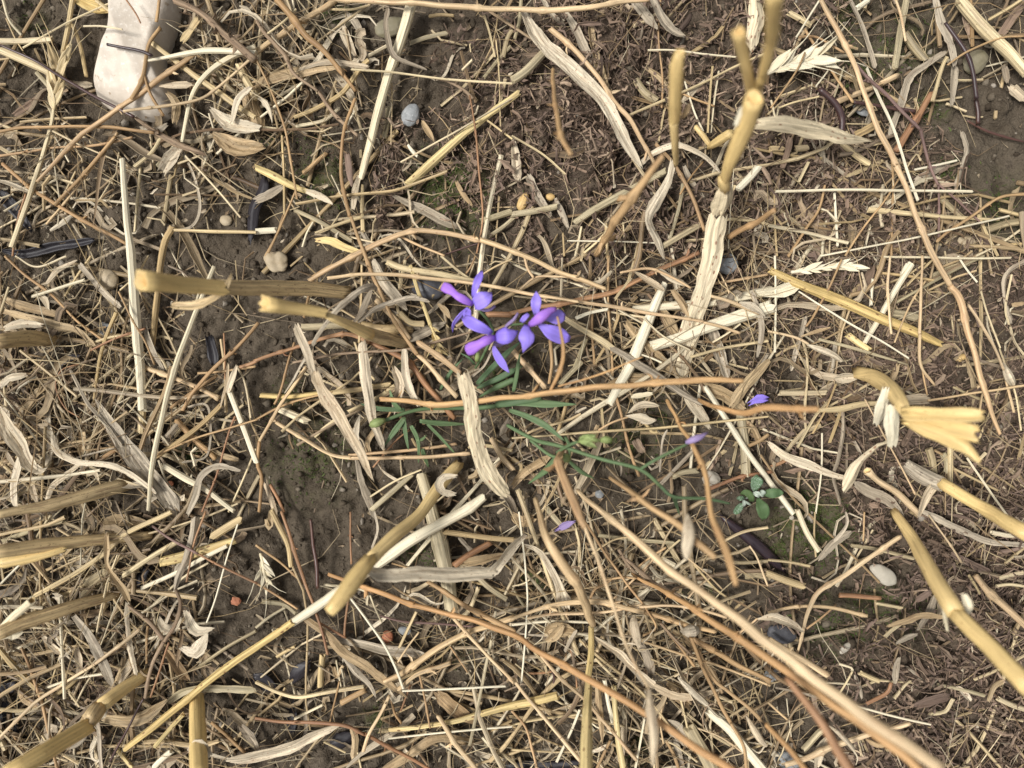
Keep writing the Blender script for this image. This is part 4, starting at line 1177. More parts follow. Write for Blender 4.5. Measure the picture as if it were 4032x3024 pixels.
wd|22|140,880 210,1050 280,1270 320,1450 375,1670|h=9
st|36,42,36|-10,880 100,1010 235,1145|h=8
sw|30|920,495 1150,390 1310,300 1472,222|h=9
sy|64,72,50|1035,320 1200,285 1520,185|h=7
pu|18,20,18|990,95 1100,170 1280,270|h=13
rd|16|1280,270 1450,360 1670,465|h=11
lg|60,54,44,30|1265,40 1230,250 1165,400 1140,510|h=11
wh|22,26,26,26|1140,500 1172,600 1130,740 1065,840|h=17
wh|26,28,24|1065,840 980,1000 940,1200|h=16
dk|16|930,1210 830,1400 710,1620|h=12
wh|20,28,30|830,600 950,700 1060,825|h=17
lf|40,70,60,30|1205,640 1230,720 1280,770 1370,760|h=10
lf|50,90,80,30|1180,880 1260,910 1300,860 1340,790|h=8
lf|30,60,70,30|1030,690 1060,750 1120,760 1170,700|h=12
rd|14|975,1200 1050,980 1095,850|h=10
rd|14|1210,450 1260,200 1330,0|h=12
lt|50,64,40|1080,900 1150,1000 1215,1085|h=5
sg|40,54,44|1090,1230 1250,1150 1660,1150|h=5 shape=l
sw|12|1540,80 1470,300 1400,550 1340,715|h=10
st|58|1380,155 1470,100 1560,45|h=6
sy|30|1005,1520 1090,1420 1190,1310|h=9
wd|26|1370,1360 1500,1480 1590,1560|h=4
lg|44,66,40|1560,1390 1610,1460 1670,1540|h=5
sg|34|10,190 250,100 410,55|h=6
sw|16|140,330 70,400 0,470|h=10
lg|30|640,1370 650,1500 655,1670|h=12
lf|70,100,80|575,1340 620,1310 680,1270|h=16
lt|60,100,90,40|680,1330 830,1350 950,1320 1060,1240|h=9
st|20|0,600 80,690 40,560|h=7
st|14|20,560 130,560 260,560|h=5
lf|40,54,36|350,540 400,560 420,660|h=6
lf|30,40,30|420,660 430,710 470,720|h=6
st|18|330,20 270,110 220,190|h=7
lt|70,80,50|680,60 800,50 960,80|h=4
sg|60|540,540 700,380 560,460|h=3
st|22|210,640 350,560 560,470|h=4
lg|30,36,30|590,720 700,710 800,745|h=5
sw|18|300,1140 480,1080 660,1050|h=7
st|30|300,1220 430,1140 510,1060|h=6
st|14|100,1130 210,1180 260,1130|h=5
lt|40,44|120,1130 160,1210 250,1250|h=5
st|14|440,760 400,900 330,1110|h=6
st|14|180,745 400,760 610,770|h=7
lf|30,44,40|280,810 350,880 400,920|h=6
lf|40,50,40|490,880 520,980 510,1080|h=5
st|14|620,720 700,600 690,620|h=5
lt|40,30|800,950 780,1020 750,1100|h=5
wd|18|960,740 950,830 950,980|h=6
lg|24|1130,420 1160,340 1270,230|h=5
st|16|1350,330 1180,430 950,640|h=5
sy|26|760,1540 810,1600 870,1670|h=6
sw|40|980,1670 1040,1610 1110,1550|h=6
st|14|1080,1460 1150,1540 1220,1600|h=5
lg|34|420,1530 500,1500 560,1440|h=5
st|20|300,1260 400,1360 380,1420|h=4
wd|18|60,1400 120,1500 190,1610|h=4
st|16|230,1420 280,1520 300,1600|h=4
st|24|0,1280 130,1290 250,1270|h=5
st|14|490,1250 560,1110 640,1000|h=5
sg|24|1290,1000 1480,870 1659,770|h=4
#10
st|40,42,36,34|100,-10 170,130 210,230 226,355|h=8
rd|22,24,24,22|165,0 240,220 320,460 390,650|h=10
rd|22,20|390,650 430,790 465,925|h=9
dk|20,26,28,22|350,50 370,200 395,350 402,490|h=7
lg|14,18,14|770,0 790,120 750,245|h=7
lt|40,56,72,66,60,20|300,680 450,790 560,900 700,1000 850,1120 965,1195|h=8
lg|30,44,40,20|560,930 660,1040 730,1120 775,1200|h=7
lg|40,56,62,60,40|500,820 700,860 820,885 1000,915 1115,942|h=5
wp|40,44,44,40|1670,690 1400,770 1200,870 1000,1010 830,1100|h=8
wp|30|920,1150 1050,1050 1265,975|h=10
sw|18,20|610,555 720,700 830,860 900,1000 955,1145|h=12
st|20|930,880 980,770 1038,648|h=9
wp|14|910,990 1000,850 1055,778|h=11
wp|24|1280,690 1400,820 1540,970 1670,1110|h=12
rd|24|-10,1338 200,1360 550,1380 700,1440|h=11
rd|24|700,1440 900,1540 1130,1670|h=11
sy|26,30,34,44|860,1410 1080,1390 1270,1360 1450,1310|h=7
sy|44,50,60,60|1450,1310 1659,1258 1790,1230 1955,1188|h=8
lt|60,104,100,50|1170,1170 1250,1240 1320,1300 1400,1355|h=4
sg|22,24,24|1525,830 1480,1050 1430,1300 1385,1510|h=9
lt|50,64,60,40|820,1670 1000,1570 1180,1470 1410,1490|h=6
wp|24|695,1555 740,1420 830,1260 865,1190|h=12
st|26|0,1100 150,1170 280,1200 450,1170 700,1130|h=6
st|20|250,1340 340,1295 435,1248|h=6
wd|40|545,1235 620,1195 705,1155|h=6
wp|34|1180,1320 1280,1480 1430,1670|h=10
sw|14|950,1160 1400,1140 1615,1130|h=10
rd|44|1280,345 1400,270 1525,200|h=6
lt|40,64,30|1340,330 1460,315 1610,275|h=9
st|36|1220,130 1450,160 1670,182|h=7
st|24|135,938 190,905 252,873|h=5
rd|14|612,0 614,170 617,335|h=7
pu|14,16,16|800,670 950,710 1100,720 1480,745|h=7
sw|20|1470,1460 1540,1550 1610,1650|h=8
lf|30,44,30|1420,1555 1500,1575 1610,1600|h=6
lf|60,90,105,100,80,30|-180,1600 0,1580 130,1550 260,1510 400,1430 545,1380|h=9
wd|16|0,460 150,550 270,630|h=6
wd|18|0,215 150,320 310,460|h=6
st|20|440,470 700,510 720,600|h=4
rd|18|420,720 500,770 580,815|h=6
rd|16|600,560 580,700 575,800|h=6
st|14|740,540 770,620 815,715|h=7
wd|14|880,330 980,360 1100,400|h=5
sg|30|40,580 180,600 260,660|h=3
sg|20|0,750 90,680 190,620|h=3
st|44|430,930 420,1030 420,1120|h=3
lt|30|500,1000 520,1060 560,1000|h=4
lt|40,44|620,1400 640,1480 630,1600|h=3
st|34|800,1415 900,1415 1000,1405|h=4
lf|30,50,30|870,1160 900,1220 930,1190|h=8
wd|18|880,1220 900,1310 940,1370|h=7
wd|14|1060,1060 1090,1200 1130,1400|h=9
rd|14|1000,1120 970,1210 940,1290|h=7
sw|14|850,1470 1200,1430 1659,1390|h=9
st|16|1480,1440 1560,1400 1659,1350|h=8
st|14|440,1490 520,1530 580,1560|h=5
st|14|520,960 540,1080 560,1160|h=4
wd|12|540,1100 500,1260 480,1360|h=7
st|14|660,1560 670,1610 680,1659|h=4
st|30|1440,490 1380,640 1300,700|h=5
sg|40|1390,370 1500,480 1620,560|h=4
lt|40,50|1340,300 1430,300 1480,330|h=5
lg|30|1320,170 1400,260 1460,330|h=6
wd|12|1260,870 1310,950 1370,1040|h=6
#11
wp|24,30,36,40,36|-10,700 200,620 400,582 600,592 850,650|h=16
wd|36,34,34,30|850,650 1030,700 1200,745 1320,780|h=14
wd|16,18,18,16|470,60 600,260 750,470 870,630|h=18
wd|16|870,630 930,745 850,800|h=16
lf|24,40,44,60,100,60|100,220 190,270 260,380 300,480 330,560 350,610|h=10
lf|20,36,54,50,40,54|530,815 620,875 700,920 760,980 840,1050 930,1130|h=12
lf|54,56,50,40,8|930,1130 1040,1180 1140,1195 1240,1180 1345,1150|h=12
wp|26,28|0,1080 150,1260 300,1440 440,1610|h=11
wp|22,24|190,930 300,1060 470,1220 640,1410 810,1610|h=12
st|22|440,830 600,970 800,1130 930,1270 1060,1440|h=8
sy|36,40,44|660,1130 670,1300 690,1480 725,1670|h=11
sw|30|600,1090 620,1220 655,1365|h=7
lt|36,46,40,10|550,1110 570,1260 580,1380 590,1500|h=10
sw|14|45,0 70,200 90,400 100,600 80,900 60,1100|h=9
wd|26|1160,820 1230,1000 1330,1200 1420,1370|h=20
wd|26,24|1420,1370 1500,1520 1525,1670|h=24
wd|26|1200,900 1300,1080 1400,1160 1520,1250 1610,1350|h=18
wd|34,36,38,34|1170,820 1300,890 1450,980 1670,1105|h=14
wp|18|840,840 1000,890 1200,950 1400,1020 1670,1125|h=12
sw|56,62,60|1270,1290 1400,1400 1520,1540 1640,1680|h=8
sg|84,92|1140,1390 1240,1560 1300,1680|h=6
lg|40,66,50|840,860 885,950 905,1045|h=8
lg|50,110,90,40|990,1360 1040,1390 1080,1430 1110,1500|h=7
wp|22|830,612,20 1000,605,22 1200,630,24 1390,685,24|
lg|14|0,780 200,800 500,790|h=8
sw|18|0,730 250,710 500,715|h=9
wp|20|100,690 300,660 600,650 850,600|h=14
wd|18|510,560 540,500 600,470 650,430|h=16
wd|20|610,440 720,425 800,430|h=16
dk|14|200,900 270,1060 260,1140|h=7
wh|24,30,34,30|740,300 850,400 950,480 1090,560|h=15
wh|24|690,240 760,350 880,480|h=12
wd|24|1010,780 1100,890 1180,1000|h=12
wh|20|960,720 1060,830 1160,920|h=14
st|18|540,950 640,1050 760,1160|h=8
rd|14|380,890 410,1020 420,1140|h=6
wd|18|0,1290 90,1400 130,1540 160,1659|h=8
sw|18|440,1280 380,1430 290,1620|h=9
st|16|0,1380 200,1340 440,1310|h=7
st|14|0,1540 250,1555 500,1550|h=6
wd|20|640,1480 580,1600 550,1659|h=9
lf|20,40,30|500,1560 580,1540 650,1500|h=7
sw|16|800,1659 830,1500 860,1340|h=9
wp|14|980,1500 960,1350 980,1200|h=8
st|34|700,1260 720,1300 735,1335|h=6
lt|70,110,90|1010,1110 1080,1160 1140,1240|h=5
st|14|1090,1200 1130,1370 1150,1500|h=8
wp|14|1200,1400 1350,1460 1500,1560|h=8
lg|40,60|1060,1480 1080,1580 1100,1680|h=4
wd|22|1000,1480 1050,1570 1080,1659|h=6
st|16|1500,1560 1590,1520 1659,1500|h=6
st|16|480,660 650,780 760,860|h=7
lt|60,90|0,30 60,70 140,40|h=5
sg|40|230,-20 330,90 380,60|h=4
st|14|520,270 660,180 800,160|h=7
sg|26|560,150 800,180 1050,200|h=4
wd|16|800,370 890,300 1000,230|h=8
wp|14|920,300 800,430 660,560|h=7
st|14|1090,180 1000,260 950,330|h=6
wp|12|1140,300 1260,400 1360,498|h=9
st|20|1659,100 1500,130 1350,200|h=5
sg|24|1400,320 1500,330 1659,320|h=4
wp|14|1659,480 1590,300 1540,220|h=8
wp|14|1140,560 1200,490 1290,420|h=6
sg|60|1510,410 1580,400 1670,420|h=3
st|14|1180,340 1300,480 1400,560|h=6
lt|34|360,580 420,560 500,600|h=8
lg|24|340,900 380,830 420,770|h=10
rd|16|20,1035 160,1045 290,1030|h=4
st|12|190,380 80,460 0,480|h=4
sg|24|0,480 40,550 80,610|h=3
st|20|400,60 440,240 430,440|h=4
#12
wp|32,34,34,32,30,24,16|862,160 700,260 500,410 340,510 280,600 230,750 180,960|h=10 bare
sw|36,40,36|190,-10 250,130 325,250|h=7
wp|24,26,24|0,650 200,615 400,620 645,672|h=9
lt|24,50,54,30|780,735 900,705 1000,670 1145,690|h=9
lg|50,62,40|1095,530 1040,650 975,770|h=5
lg|30,50,30|840,845 900,810 965,795|h=5
lg|30,46,34|855,945 835,1010 820,1110|h=5
rd|26,28,26|800,1105 770,1170 640,1245|h=6
sw|14,16,14|560,1255 800,1320 1055,1378|h=9
wp|36,40,38,30|110,1640 400,1530 700,1430 915,1365|h=8
wp|40,50,50|1340,410 1480,560 1680,750|h=9
lg|34,44,44,36|1000,0 1150,70 1400,180 1680,225|h=6
wp|14|1040,20 1150,170 1255,330|h=9
rd|34|465,540 600,550 730,558|h=4
st|24|700,592 870,622|h=5
lt|24,40,24|1430,1225 1460,1130 1525,1085|h=6
lg|14,18|50,1140 200,1170 340,1205|h=7
st|24|760,808 800,770 855,728|h=5
wp|44,44|0,820 150,920 395,1055|h=12
st|46,50|-10,395 110,440 235,482|h=6
st|20|0,310 140,325 272,352|h=7
wd|12|625,0 622,90 619,188|h=8
sg|26|540,215 700,240 940,300|h=4
lg|40,50,40|330,300 420,200 540,130|h=4
lg|20,24|505,0 510,80 430,190|h=7
st|14|305,0 300,150 310,290|h=6
wd|14|440,600 340,690 250,755|h=6
st|24|1480,480 1560,470 1659,480|h=5
st|34|1490,1210 1580,1250 1670,1280|h=5
sg|24|1100,1120 1250,1150 1400,1190|h=4
lf|30,50|1230,1140 1270,1180 1310,1220|h=4
st|16|460,985 540,1010 545,1030|h=4
st|14|545,1035 510,1100 460,1180|h=5
st|34|600,1040 660,1070 720,1095|h=3
lg|24|560,1060 590,1130 610,1210|h=3
lf|30,60,40|310,1659 330,1560 380,1470|h=5
sg|44|230,1540 330,1430 380,1400|h=4
lt|24,44,24|650,1470 720,1510 800,1500|h=5
wp|16|0,1235 60,1290 125,1345|h=8
st|24|1050,1310 1150,1290 1200,1210|h=3
mu|50,54|950,1250 1060,1220 1180,1200|h=5
mu|40|960,570 1010,540 1060,510|h=5
mu|44|1020,190 1070,200 1130,230|h=5
st|30|1500,430 1560,410 1659,390|h=5
mu|44,50|1190,270 1300,320 1440,390|h=4
st|18|1300,410 1340,470 1375,530|h=5
#10
lt|30,44|70,50 90,100 110,-20|h=3
""")
# ------------------------------------------------------------------ stubble stalks (stems, sheaths and blades are their parts)
run_trace("""
#K
@stubble_stalk|stubble stalk|thickest hollow golden stub, cut end facing up left of centre|cut stubble stalks
>stem|gd|170,150,138,124|200,190,78 380,212,66 560,230,55 790,247,42|hol nodes=
>leaf_sheath|gb|124,120,116,112,96|770,245,42 1000,247,30 1250,252,20 1480,258,11 1700,282,3|nodes=
>leaf|gb|30,44,56,70,60|850,150,47 812,240,47 735,315,44 600,372,40 415,375,37|shape=l cup=.4
@stubble_stalk|stubble stalk|second hollow golden stub lying just below the thickest one|cut stubble stalks
>stem|gd|132,112,96,84|1088,358,68 1250,388,60 1400,408,53 1535,432,47|hol nodes=
>stem|go|58,66,80,96|1540,440,46 1650,490,36 1750,535,28 1850,585,20|nodes=
>leaf_sheath|gb|100,104,98,80|1830,575,20 1930,605,13 2030,628,7 2130,655,2|nodes=
#R
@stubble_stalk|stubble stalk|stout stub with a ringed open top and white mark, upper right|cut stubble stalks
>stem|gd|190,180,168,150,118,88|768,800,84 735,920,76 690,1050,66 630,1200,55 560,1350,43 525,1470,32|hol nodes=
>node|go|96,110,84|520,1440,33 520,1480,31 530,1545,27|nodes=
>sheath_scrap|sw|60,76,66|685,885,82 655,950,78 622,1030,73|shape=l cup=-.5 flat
>leaf_sheath|ls|150,190,200,190|535,1530,27 525,1600,25 510,1660,23 490,1740,20|shape=l cup=-.55
#F
>leaf|ls|46,48,46,44,42,38,28|1551,470,19 1540,540,16 1525,600,13 1508,660,10 1492,720,8 1478,780,5 1466,838,2|shape=l cup=-.15
#R
@stubble_stalk|stubble stalk|pale blurred stub leaning up left behind the ringed stub|cut stubble stalks
>stem|gd|128,120,108,96|640,262,112 675,420,100 708,580,88 748,770,70|hol nodes=
@stubble_stalk|stubble stalk|yellow blurred stub rising from the ringed stub to the top edge|cut stubble stalks
>stem|gd|170,150,118,104,92|935,-60,140 925,120,128 905,330,112 850,560,94 795,740,74|nodes=.32
@stubble_stalk|stubble stalk|lone blurred straight stub left of the forked stubs|cut stubble stalks
>stem|gd|96,128,128,118,100|165,415,84 140,540,78 130,680,70 122,850,60 110,990,50|hol nodes=
>stem|go|92,80,66,44|112,985,50 115,1090,42 122,1210,32 125,1345,20|nodes=
>leaf|lt|30,60,40|170,960,50 210,900,52 240,840,53|shape=l
@stubble_stalk|stubble stalk|short bent gold stub beside the ringed stub base|cut stubble stalks
>stem|gd|84,84,56|585,1085,18 480,1150,13 400,1195,9|nodes=
>stem|go|44,52,46|282,1032,7 350,1110,8 405,1185,9|nodes=
#4
ls|80,112,112,84,20|-70,800,30 100,800,29 300,845,26 500,885,23 655,908,20|cup=-.3
#Q
@stubble_stalk|stubble stalk|stub with a splayed frayed yellow end at the right edge|cut stubble stalks
>stem|go|150,190,205,200,150|230,205,5 400,250,12 560,345,22 700,490,32 790,650,42|nodes=
>leaf_sheath|sw|100,140,150,110|570,400,34 535,540,31 505,680,27 470,810,22|shape=l cup=-.3 flat tw=.05
>leaf_sheath|sw|150,200,210,170,120|640,610,38 645,740,34 652,870,31 655,980,28 640,1085,25|shape=l cup=-.25 flat tw=.05
>leaf|ls|60,64,56,74,96,150,110|645,890,30 600,1030,24 480,1065,20 380,1150,17 280,1250,14 180,1400,11 70,1610,7|shape=l
>split_stem|gd|190,200,200,170|770,690,44 1050,705,54 1350,715,64 1730,715,73|shape=l flat cup=.5
>split_stem|gd|160,230,260,230|780,730,44 1080,800,53 1370,860,62 1660,930,70|shape=l flat cup=.2
>split_stem|gd|150,230,220,150,80|790,760,44 1050,880,52 1330,980,60 1520,1090,65 1670,1255,68|shape=l flat cup=-.3
>bract|lf|70,130,150|210,255,6 100,250,7 -20,265,8|shape=l cup=.5
#8
lf|14,28,50,80|200,640 270,720 350,770 470,795|h=6
#12
@stubble_stalk|stubble stalk|long golden stub blurring towards the bottom right corner|cut stubble stalks
>stem|go|58,70,84,110,126,124|815,-5,4 870,70,9 950,190,16 1040,350,27 1130,510,38 1215,650,48|nodes=
>stem|gd|104,116,126,134,150|1200,640,48 1330,770,58 1450,890,67 1560,1010,76 1700,1150,86|nodes=
>sheath_scrap|sw|44,70,30|1270,540,47 1295,610,48 1290,670,47|shape=l
>sheath_scrap|sw|34,46,26|1140,610,44 1150,690,40 1165,775,36|shape=l
#8
@stubble_stalk|stubble stalk|spotted gold stub leaving the right edge below the splayed stub|cut stubble stalks
>leaf_sheath|lg|90,112,110,100|890,1350,3 970,1405,5 1050,1440,8 1130,1470,11|shape=t nodes=
>stem|gd|84,86,90,108,124|1125,1470,12 1300,1580,19 1440,1665,25 1560,1735,32 1700,1810,40|nodes=.55
>leaf|lf|40,70,66,40|1135,1440,14 1060,1500,12 1010,1580,10 980,1680,8|shape=l
@stubble_stalk|stubble stalk|slim tan stub with a curled open end below the splayed stub|cut stubble stalks
>stem|wp|64,46,46,46,40|640,1390,9 690,1430,8 770,1490,7 880,1575,5 970,1665,3|hol nodes=
#10
@stubble_stalk|stubble stalk|blurred yellow stub with a folded pale blade, below centre|cut stubble stalks
>stem|go|76,88,86,94,100|1310,-310,4 1190,-170,11 1060,10,20 900,150,31 735,315,44|nodes=
>stem|gd|104,122,116,84|740,310,44 650,430,53 560,550,61 475,648,67|nodes=
>leaf|lf|60,88,96,92,90,84|735,370,44 800,410,42 1000,408,37 1200,402,32 1400,400,28 1530,395,25|shape=l flat
>leaf|lf|84,80,70,40|1530,400,25 1570,350,24 1640,250,20 1740,150,14|shape=l
#9
@stubble_stalk|stubble stalk|broad brown gold stalk leaving the left edge, uppermost of the tuft below|cut stubble stalks
>stem|gb|56,80,92,96|985,150,3 640,180,12 300,212,22 -30,258,32|nodes=
>leaf_sheath|gd|50,76,80|420,240,22 180,300,27 -30,345,31|shape=l cup=-.5
#5
@stubble_stalk|stubble stalk|golden brown stalk rising from a dark sheath to the left edge|cut stubble stalks
>stem|gb|90,100,80,62,60|830,1480,3 620,1535,10 330,1612,20 100,1655,27 -40,1690,31|nodes=.6
@stubble_stalk|stubble stalk|short brown gold stalk lying level at the left edge|cut stubble stalks
>stem|gb|90,114,112,108|340,545,4 220,535,10 90,545,17 -30,560,23|nodes=
#9
@stubble_stalk|stubble stalk|straight brown gold stalk with a jointed ring, lowest of the left tuft|cut stubble stalks
>stem|gb|60,80,90,94|765,528,3 450,620,13 150,715,23 -30,795,29|nodes=.72
>sheath_scrap|sw|30,60,30|30,790,27 80,800,25 140,775,24|shape=l
@stubble_stalk|stubble stalk|pale open tube pointing up right at the left edge|cut stubble stalks
>stem|sw|58,56,56|205,572,32 100,668,27 -20,785,20|hol nodes=
@stubble_stalk|stubble stalk|thick golden stalk entering at the bottom left corner|cut stubble stalks
>stem|go|72,90,100|955,1045,3 810,1140,9 660,1250,16|nodes=
>node|gb|104,118,104|640,1270,16 600,1320,19 560,1370,22|nodes=
>stem|gd|112,112,116,120|575,1385,22 420,1480,30 240,1590,40 60,1700,50|nodes=
@stubble_stalk|stubble stalk|upright gold stalk cut by the bottom edge, papery cuff around it|cut stubble stalks
>stem|gd|86,108,118,124|1278,1190,4 1280,1350,13 1284,1530,23 1292,1720,33|nodes=
>leaf|lf|34,56,70,40|1365,1575,24 1330,1510,26 1270,1500,26 1215,1550,25|shape=l cup=.3
#11
@stubble_stalk|stubble stalk|slender yellow stalk widening to the bottom edge right of centre|cut stubble stalks
>stem|sy|34,40,44|512,740,10 515,900,15 495,1080,22|nodes=
>leaf_sheath|sy|48,72,84,96|494,1100,22 486,1300,34 484,1480,46 478,1700,60|nodes=
""")
# ------------------------------------------------------------------ weed stems that rise towards the lens
run_trace("""
#6
@weed_stem|weed stem|rusty branched stem lying level under the purple flowers|dried weed stems
>stem|or|34,42,42,42,42,46,46,40|800,925,12 1150,960,16 1400,945,22 1660,915,28 1910,885,34 2260,850,40 2690,815,46 3155,803,50|nodes=.15,.46,.79
#7
>branch|or|26,30,28,18|250,880,34 310,740,40 332,600,44 292,395,44|bare
>branch|or|16,18,12|300,845,35 500,790,38 845,655,40|bare
#7
@weed_stem|weed stem|orange stem curving down past the seedling, blurred at its tip|dried weed stems
>stem|or|26,30,36,44,50,56,56,42|1000,930,8 1080,1080,22 1180,1240,40 1260,1460,56 1290,1659,68 1350,1809,76 1400,1960,82 1450,2140,88|nodes=.2,.5
@weed_stem|weed stem|short blurred orange stem level with the splayed stub|dried weed stems
>stem|or|24,40,46,50,46|1210,930,18 1350,990,36 1500,1015,50 1659,980,62 1990,1000,76|nodes=.9
@weed_stem|weed stem|blurred tan stem ending beside the blurred cream pod|dried weed stems
>stem|wd|30,40,50,56,56,46|640,1430,18 800,1560,36 940,1650,50 1100,1750,60 1190,1850,66 1310,1960,72|nodes=.4
#11
@weed_stem|weed stem|thickest blurred tan stem running to the bottom edge, right half|dried weed stems
>stem|wp|28,44,54,58,64,70,76,84,92,98|430,-140,12 580,0,24 850,220,40 1050,400,54 1300,570,66 1500,720,76 1659,850,84 1960,1080,94 2360,1380,106 2780,1660,116|nodes=.15,.36,.7 bare
@weed_stem|weed stem|long tan stem from bare soil to the bottom edge, blurred at its end|dried weed stems
>stem|or|28,36,38,44,46,50,54,58,62|-1190,400,9 -760,560,14 -310,690,22 0,790,30 200,920,40 560,1120,52 870,1310,64 1100,1460,72 1430,1680,84|nodes=.1,.22,.33,.62
@weed_stem|weed stem|brown knotty stem beside the thickest blurred stem|dried weed stems
>stem|or|22,34,46,54,58,62,66,70,72|780,400,12 1000,520,24 1200,650,36 1450,800,50 1659,950,60 1860,1090,70 2160,1300,82 2490,1540,94 2640,1680,98|nodes=.18,.3,.45
@weed_stem|weed stem|slim blurred stem carrying a hanging pod, bottom right of centre|dried weed stems
>stem|wp|24,26,30,26,26,24|420,-20,44 520,210,54 620,500,60 700,750,65 780,950,69 885,1140,73|nodes=.35,.7 bare
>pod|lf|30,74,80,70,30|888,1150,73 895,1260,76 905,1380,78 912,1500,79 915,1640,80|shape=t nodes=
@weed_stem|weed stem|blurred tan stem bending into the slender yellow stalk|dried weed stems
>stem|wp|36,60,70,66,46|150,-80,26 240,190,40 370,400,38 470,570,28 518,735,13|nodes=.5 bare
#12
@weed_stem|weed stem|dark blurred stem crossing the bottom edge under the tan one|dried weed stems
>stem|rd|54,68,72,74|120,1080,80 300,1300,90 420,1480,96 540,1690,102|nodes= bare
@weed_stem|weed stem|blurred orange stem, leftmost crossing the bottom edge near the dark one|dried weed stems
>stem|or|38,42,44|-20,1370,56 100,1500,64 270,1690,74|nodes= bare
#7
@weed_stem|weed stem|brown blurred stem falling below the green buds|dried weed stems
>stem|wd|34,56,62,66,50|335,1230,22 300,1340,32 360,1480,40 420,1640,48 470,1760,54|nodes=.3
#10
@weed_stem|weed stem|hairy orange stem merging with a longer one near the bottom middle|dried weed stems
>stem|wd|28,34,36,34|1110,455,10 1250,530,12 1400,630,14 1680,780,18|nodes=.2,.6
#11
@seed_pod|seed pod|large blurred cream pod below the seedling|dry seed pods
>pod|lf|40,84,98,90,40|1140,20,66 1145,90,68 1150,160,70 1135,230,71 1125,300,72|shape=t nodes=
#8
@seed_pod|seed pod|cream pod on a forked stalk left of the splayed stub|dry seed pods
>pod|lf|10,36,46,40,26|255,568,10 310,590,11 370,615,12 430,650,12 475,685,11|shape=t nodes=
>stalk|wp|16,20,18|0,485,8 180,530,9 262,572,10|bare
>leaf|lt|12,26,12|210,522,9 300,490,10 405,465,10|shape=l
@seed_pod|seed pod|pale pod hanging on the forked long stem at the right edge|dry seed pods
>pod|lf|8,50,64,50,20|1525,690,13 1545,740,13 1565,785,13 1580,820,12 1588,845,12|shape=t nodes=
#11
@seed_pod|seed pod|cream pod with starry tip in the lower tangle of stems|dry seed pods
>pod|lf|14,44,54,50,36|1070,1070,16 1120,1115,17 1165,1155,17 1215,1205,16 1265,1255,15|shape=t nodes=
>calyx_lobe|wh|14,12,6|1265,1255,15 1310,1240,16 1340,1265,15|bare
>calyx_lobe|wh|14,12,6|1265,1255,15 1235,1320,15 1240,1400,14|bare
>calyx_lobe|lf|14,12,6|1265,1255,15 1330,1320,15 1370,1335,14|bare
@seed_pod|seed pod|cream pod with spidery tip near the bottom right stems|dry seed pods
>pod|lf|14,44,54,46,30|1525,1325,16 1560,1390,17 1590,1440,17 1620,1485,16 1645,1510,15|shape=t nodes=
>calyx_lobe|lf|12,10,5|1640,1510,15 1580,1500,16 1530,1490,14|bare
>calyx_lobe|lf|12,10,5|1640,1510,15 1600,1560,15 1550,1530,13|bare
#12
@seed_pod|seed pod|narrow cream pod with starry tip at the bottom right|dry seed pods
>pod|lf|10,28,34,28|395,1385,16 450,1430,17 500,1480,17 550,1540,15|shape=t nodes=
>calyx_lobe|lf|12,10,5|550,1540,15 600,1560,15 620,1590,14|bare
>calyx_lobe|lf|12,10,5|550,1540,15 580,1590,15 570,1640,14|bare
@seed_pod|seed pod|cream blade shaped pod on a stalk left of the cream pebble|dry seed pods
>pod|lf|14,46,56,50,14|-70,690,14 20,680,15 90,705,15 160,735,14 228,775,13|shape=l
>stalk|wp|14,16|-180,780,12 -70,692,14|bare
#11
@seed_pod|seed pod|open papery tan capsule in the middle of the lower tangle|dry seed pods
>pod|lt|40,90,100,60|215,790,9 260,760,10 320,760,10 400,770,9|shape=l cup=.6
>pod|lt|30,60,40|225,830,9 270,800,11 330,740,12|shape=l cup=.5
@seed_pod|seed pod|blurred cream capsule hanging among the tan stems|dry seed pods
>pod|lf|24,60,70,60,30|790,670,22 785,720,23 795,780,24 810,830,24 820,870,23|shape=t nodes=
>calyx_lobe|lf|12,10,5|815,860,23 870,830,22 930,745,20|bare
>calyx_lobe|lf|12,10,5|815,860,23 760,850,22 700,855,20|bare
>calyx_lobe|lf|12,10,5|815,860,23 830,900,22 900,880,20|bare
@seed_pod|seed pod|grey starry capsule on the brown level stem|dry seed pods
>pod|lg|30,70,80,40|1110,770,15 1140,775,16 1170,770,16 1200,760,15|shape=t nodes=
>calyx_lobe|lg|16,12,5|1110,770,16 1090,740,17 1085,710,17|bare
>calyx_lobe|lg|16,12,5|1170,760,16 1185,735,17 1190,715,17|bare
""")
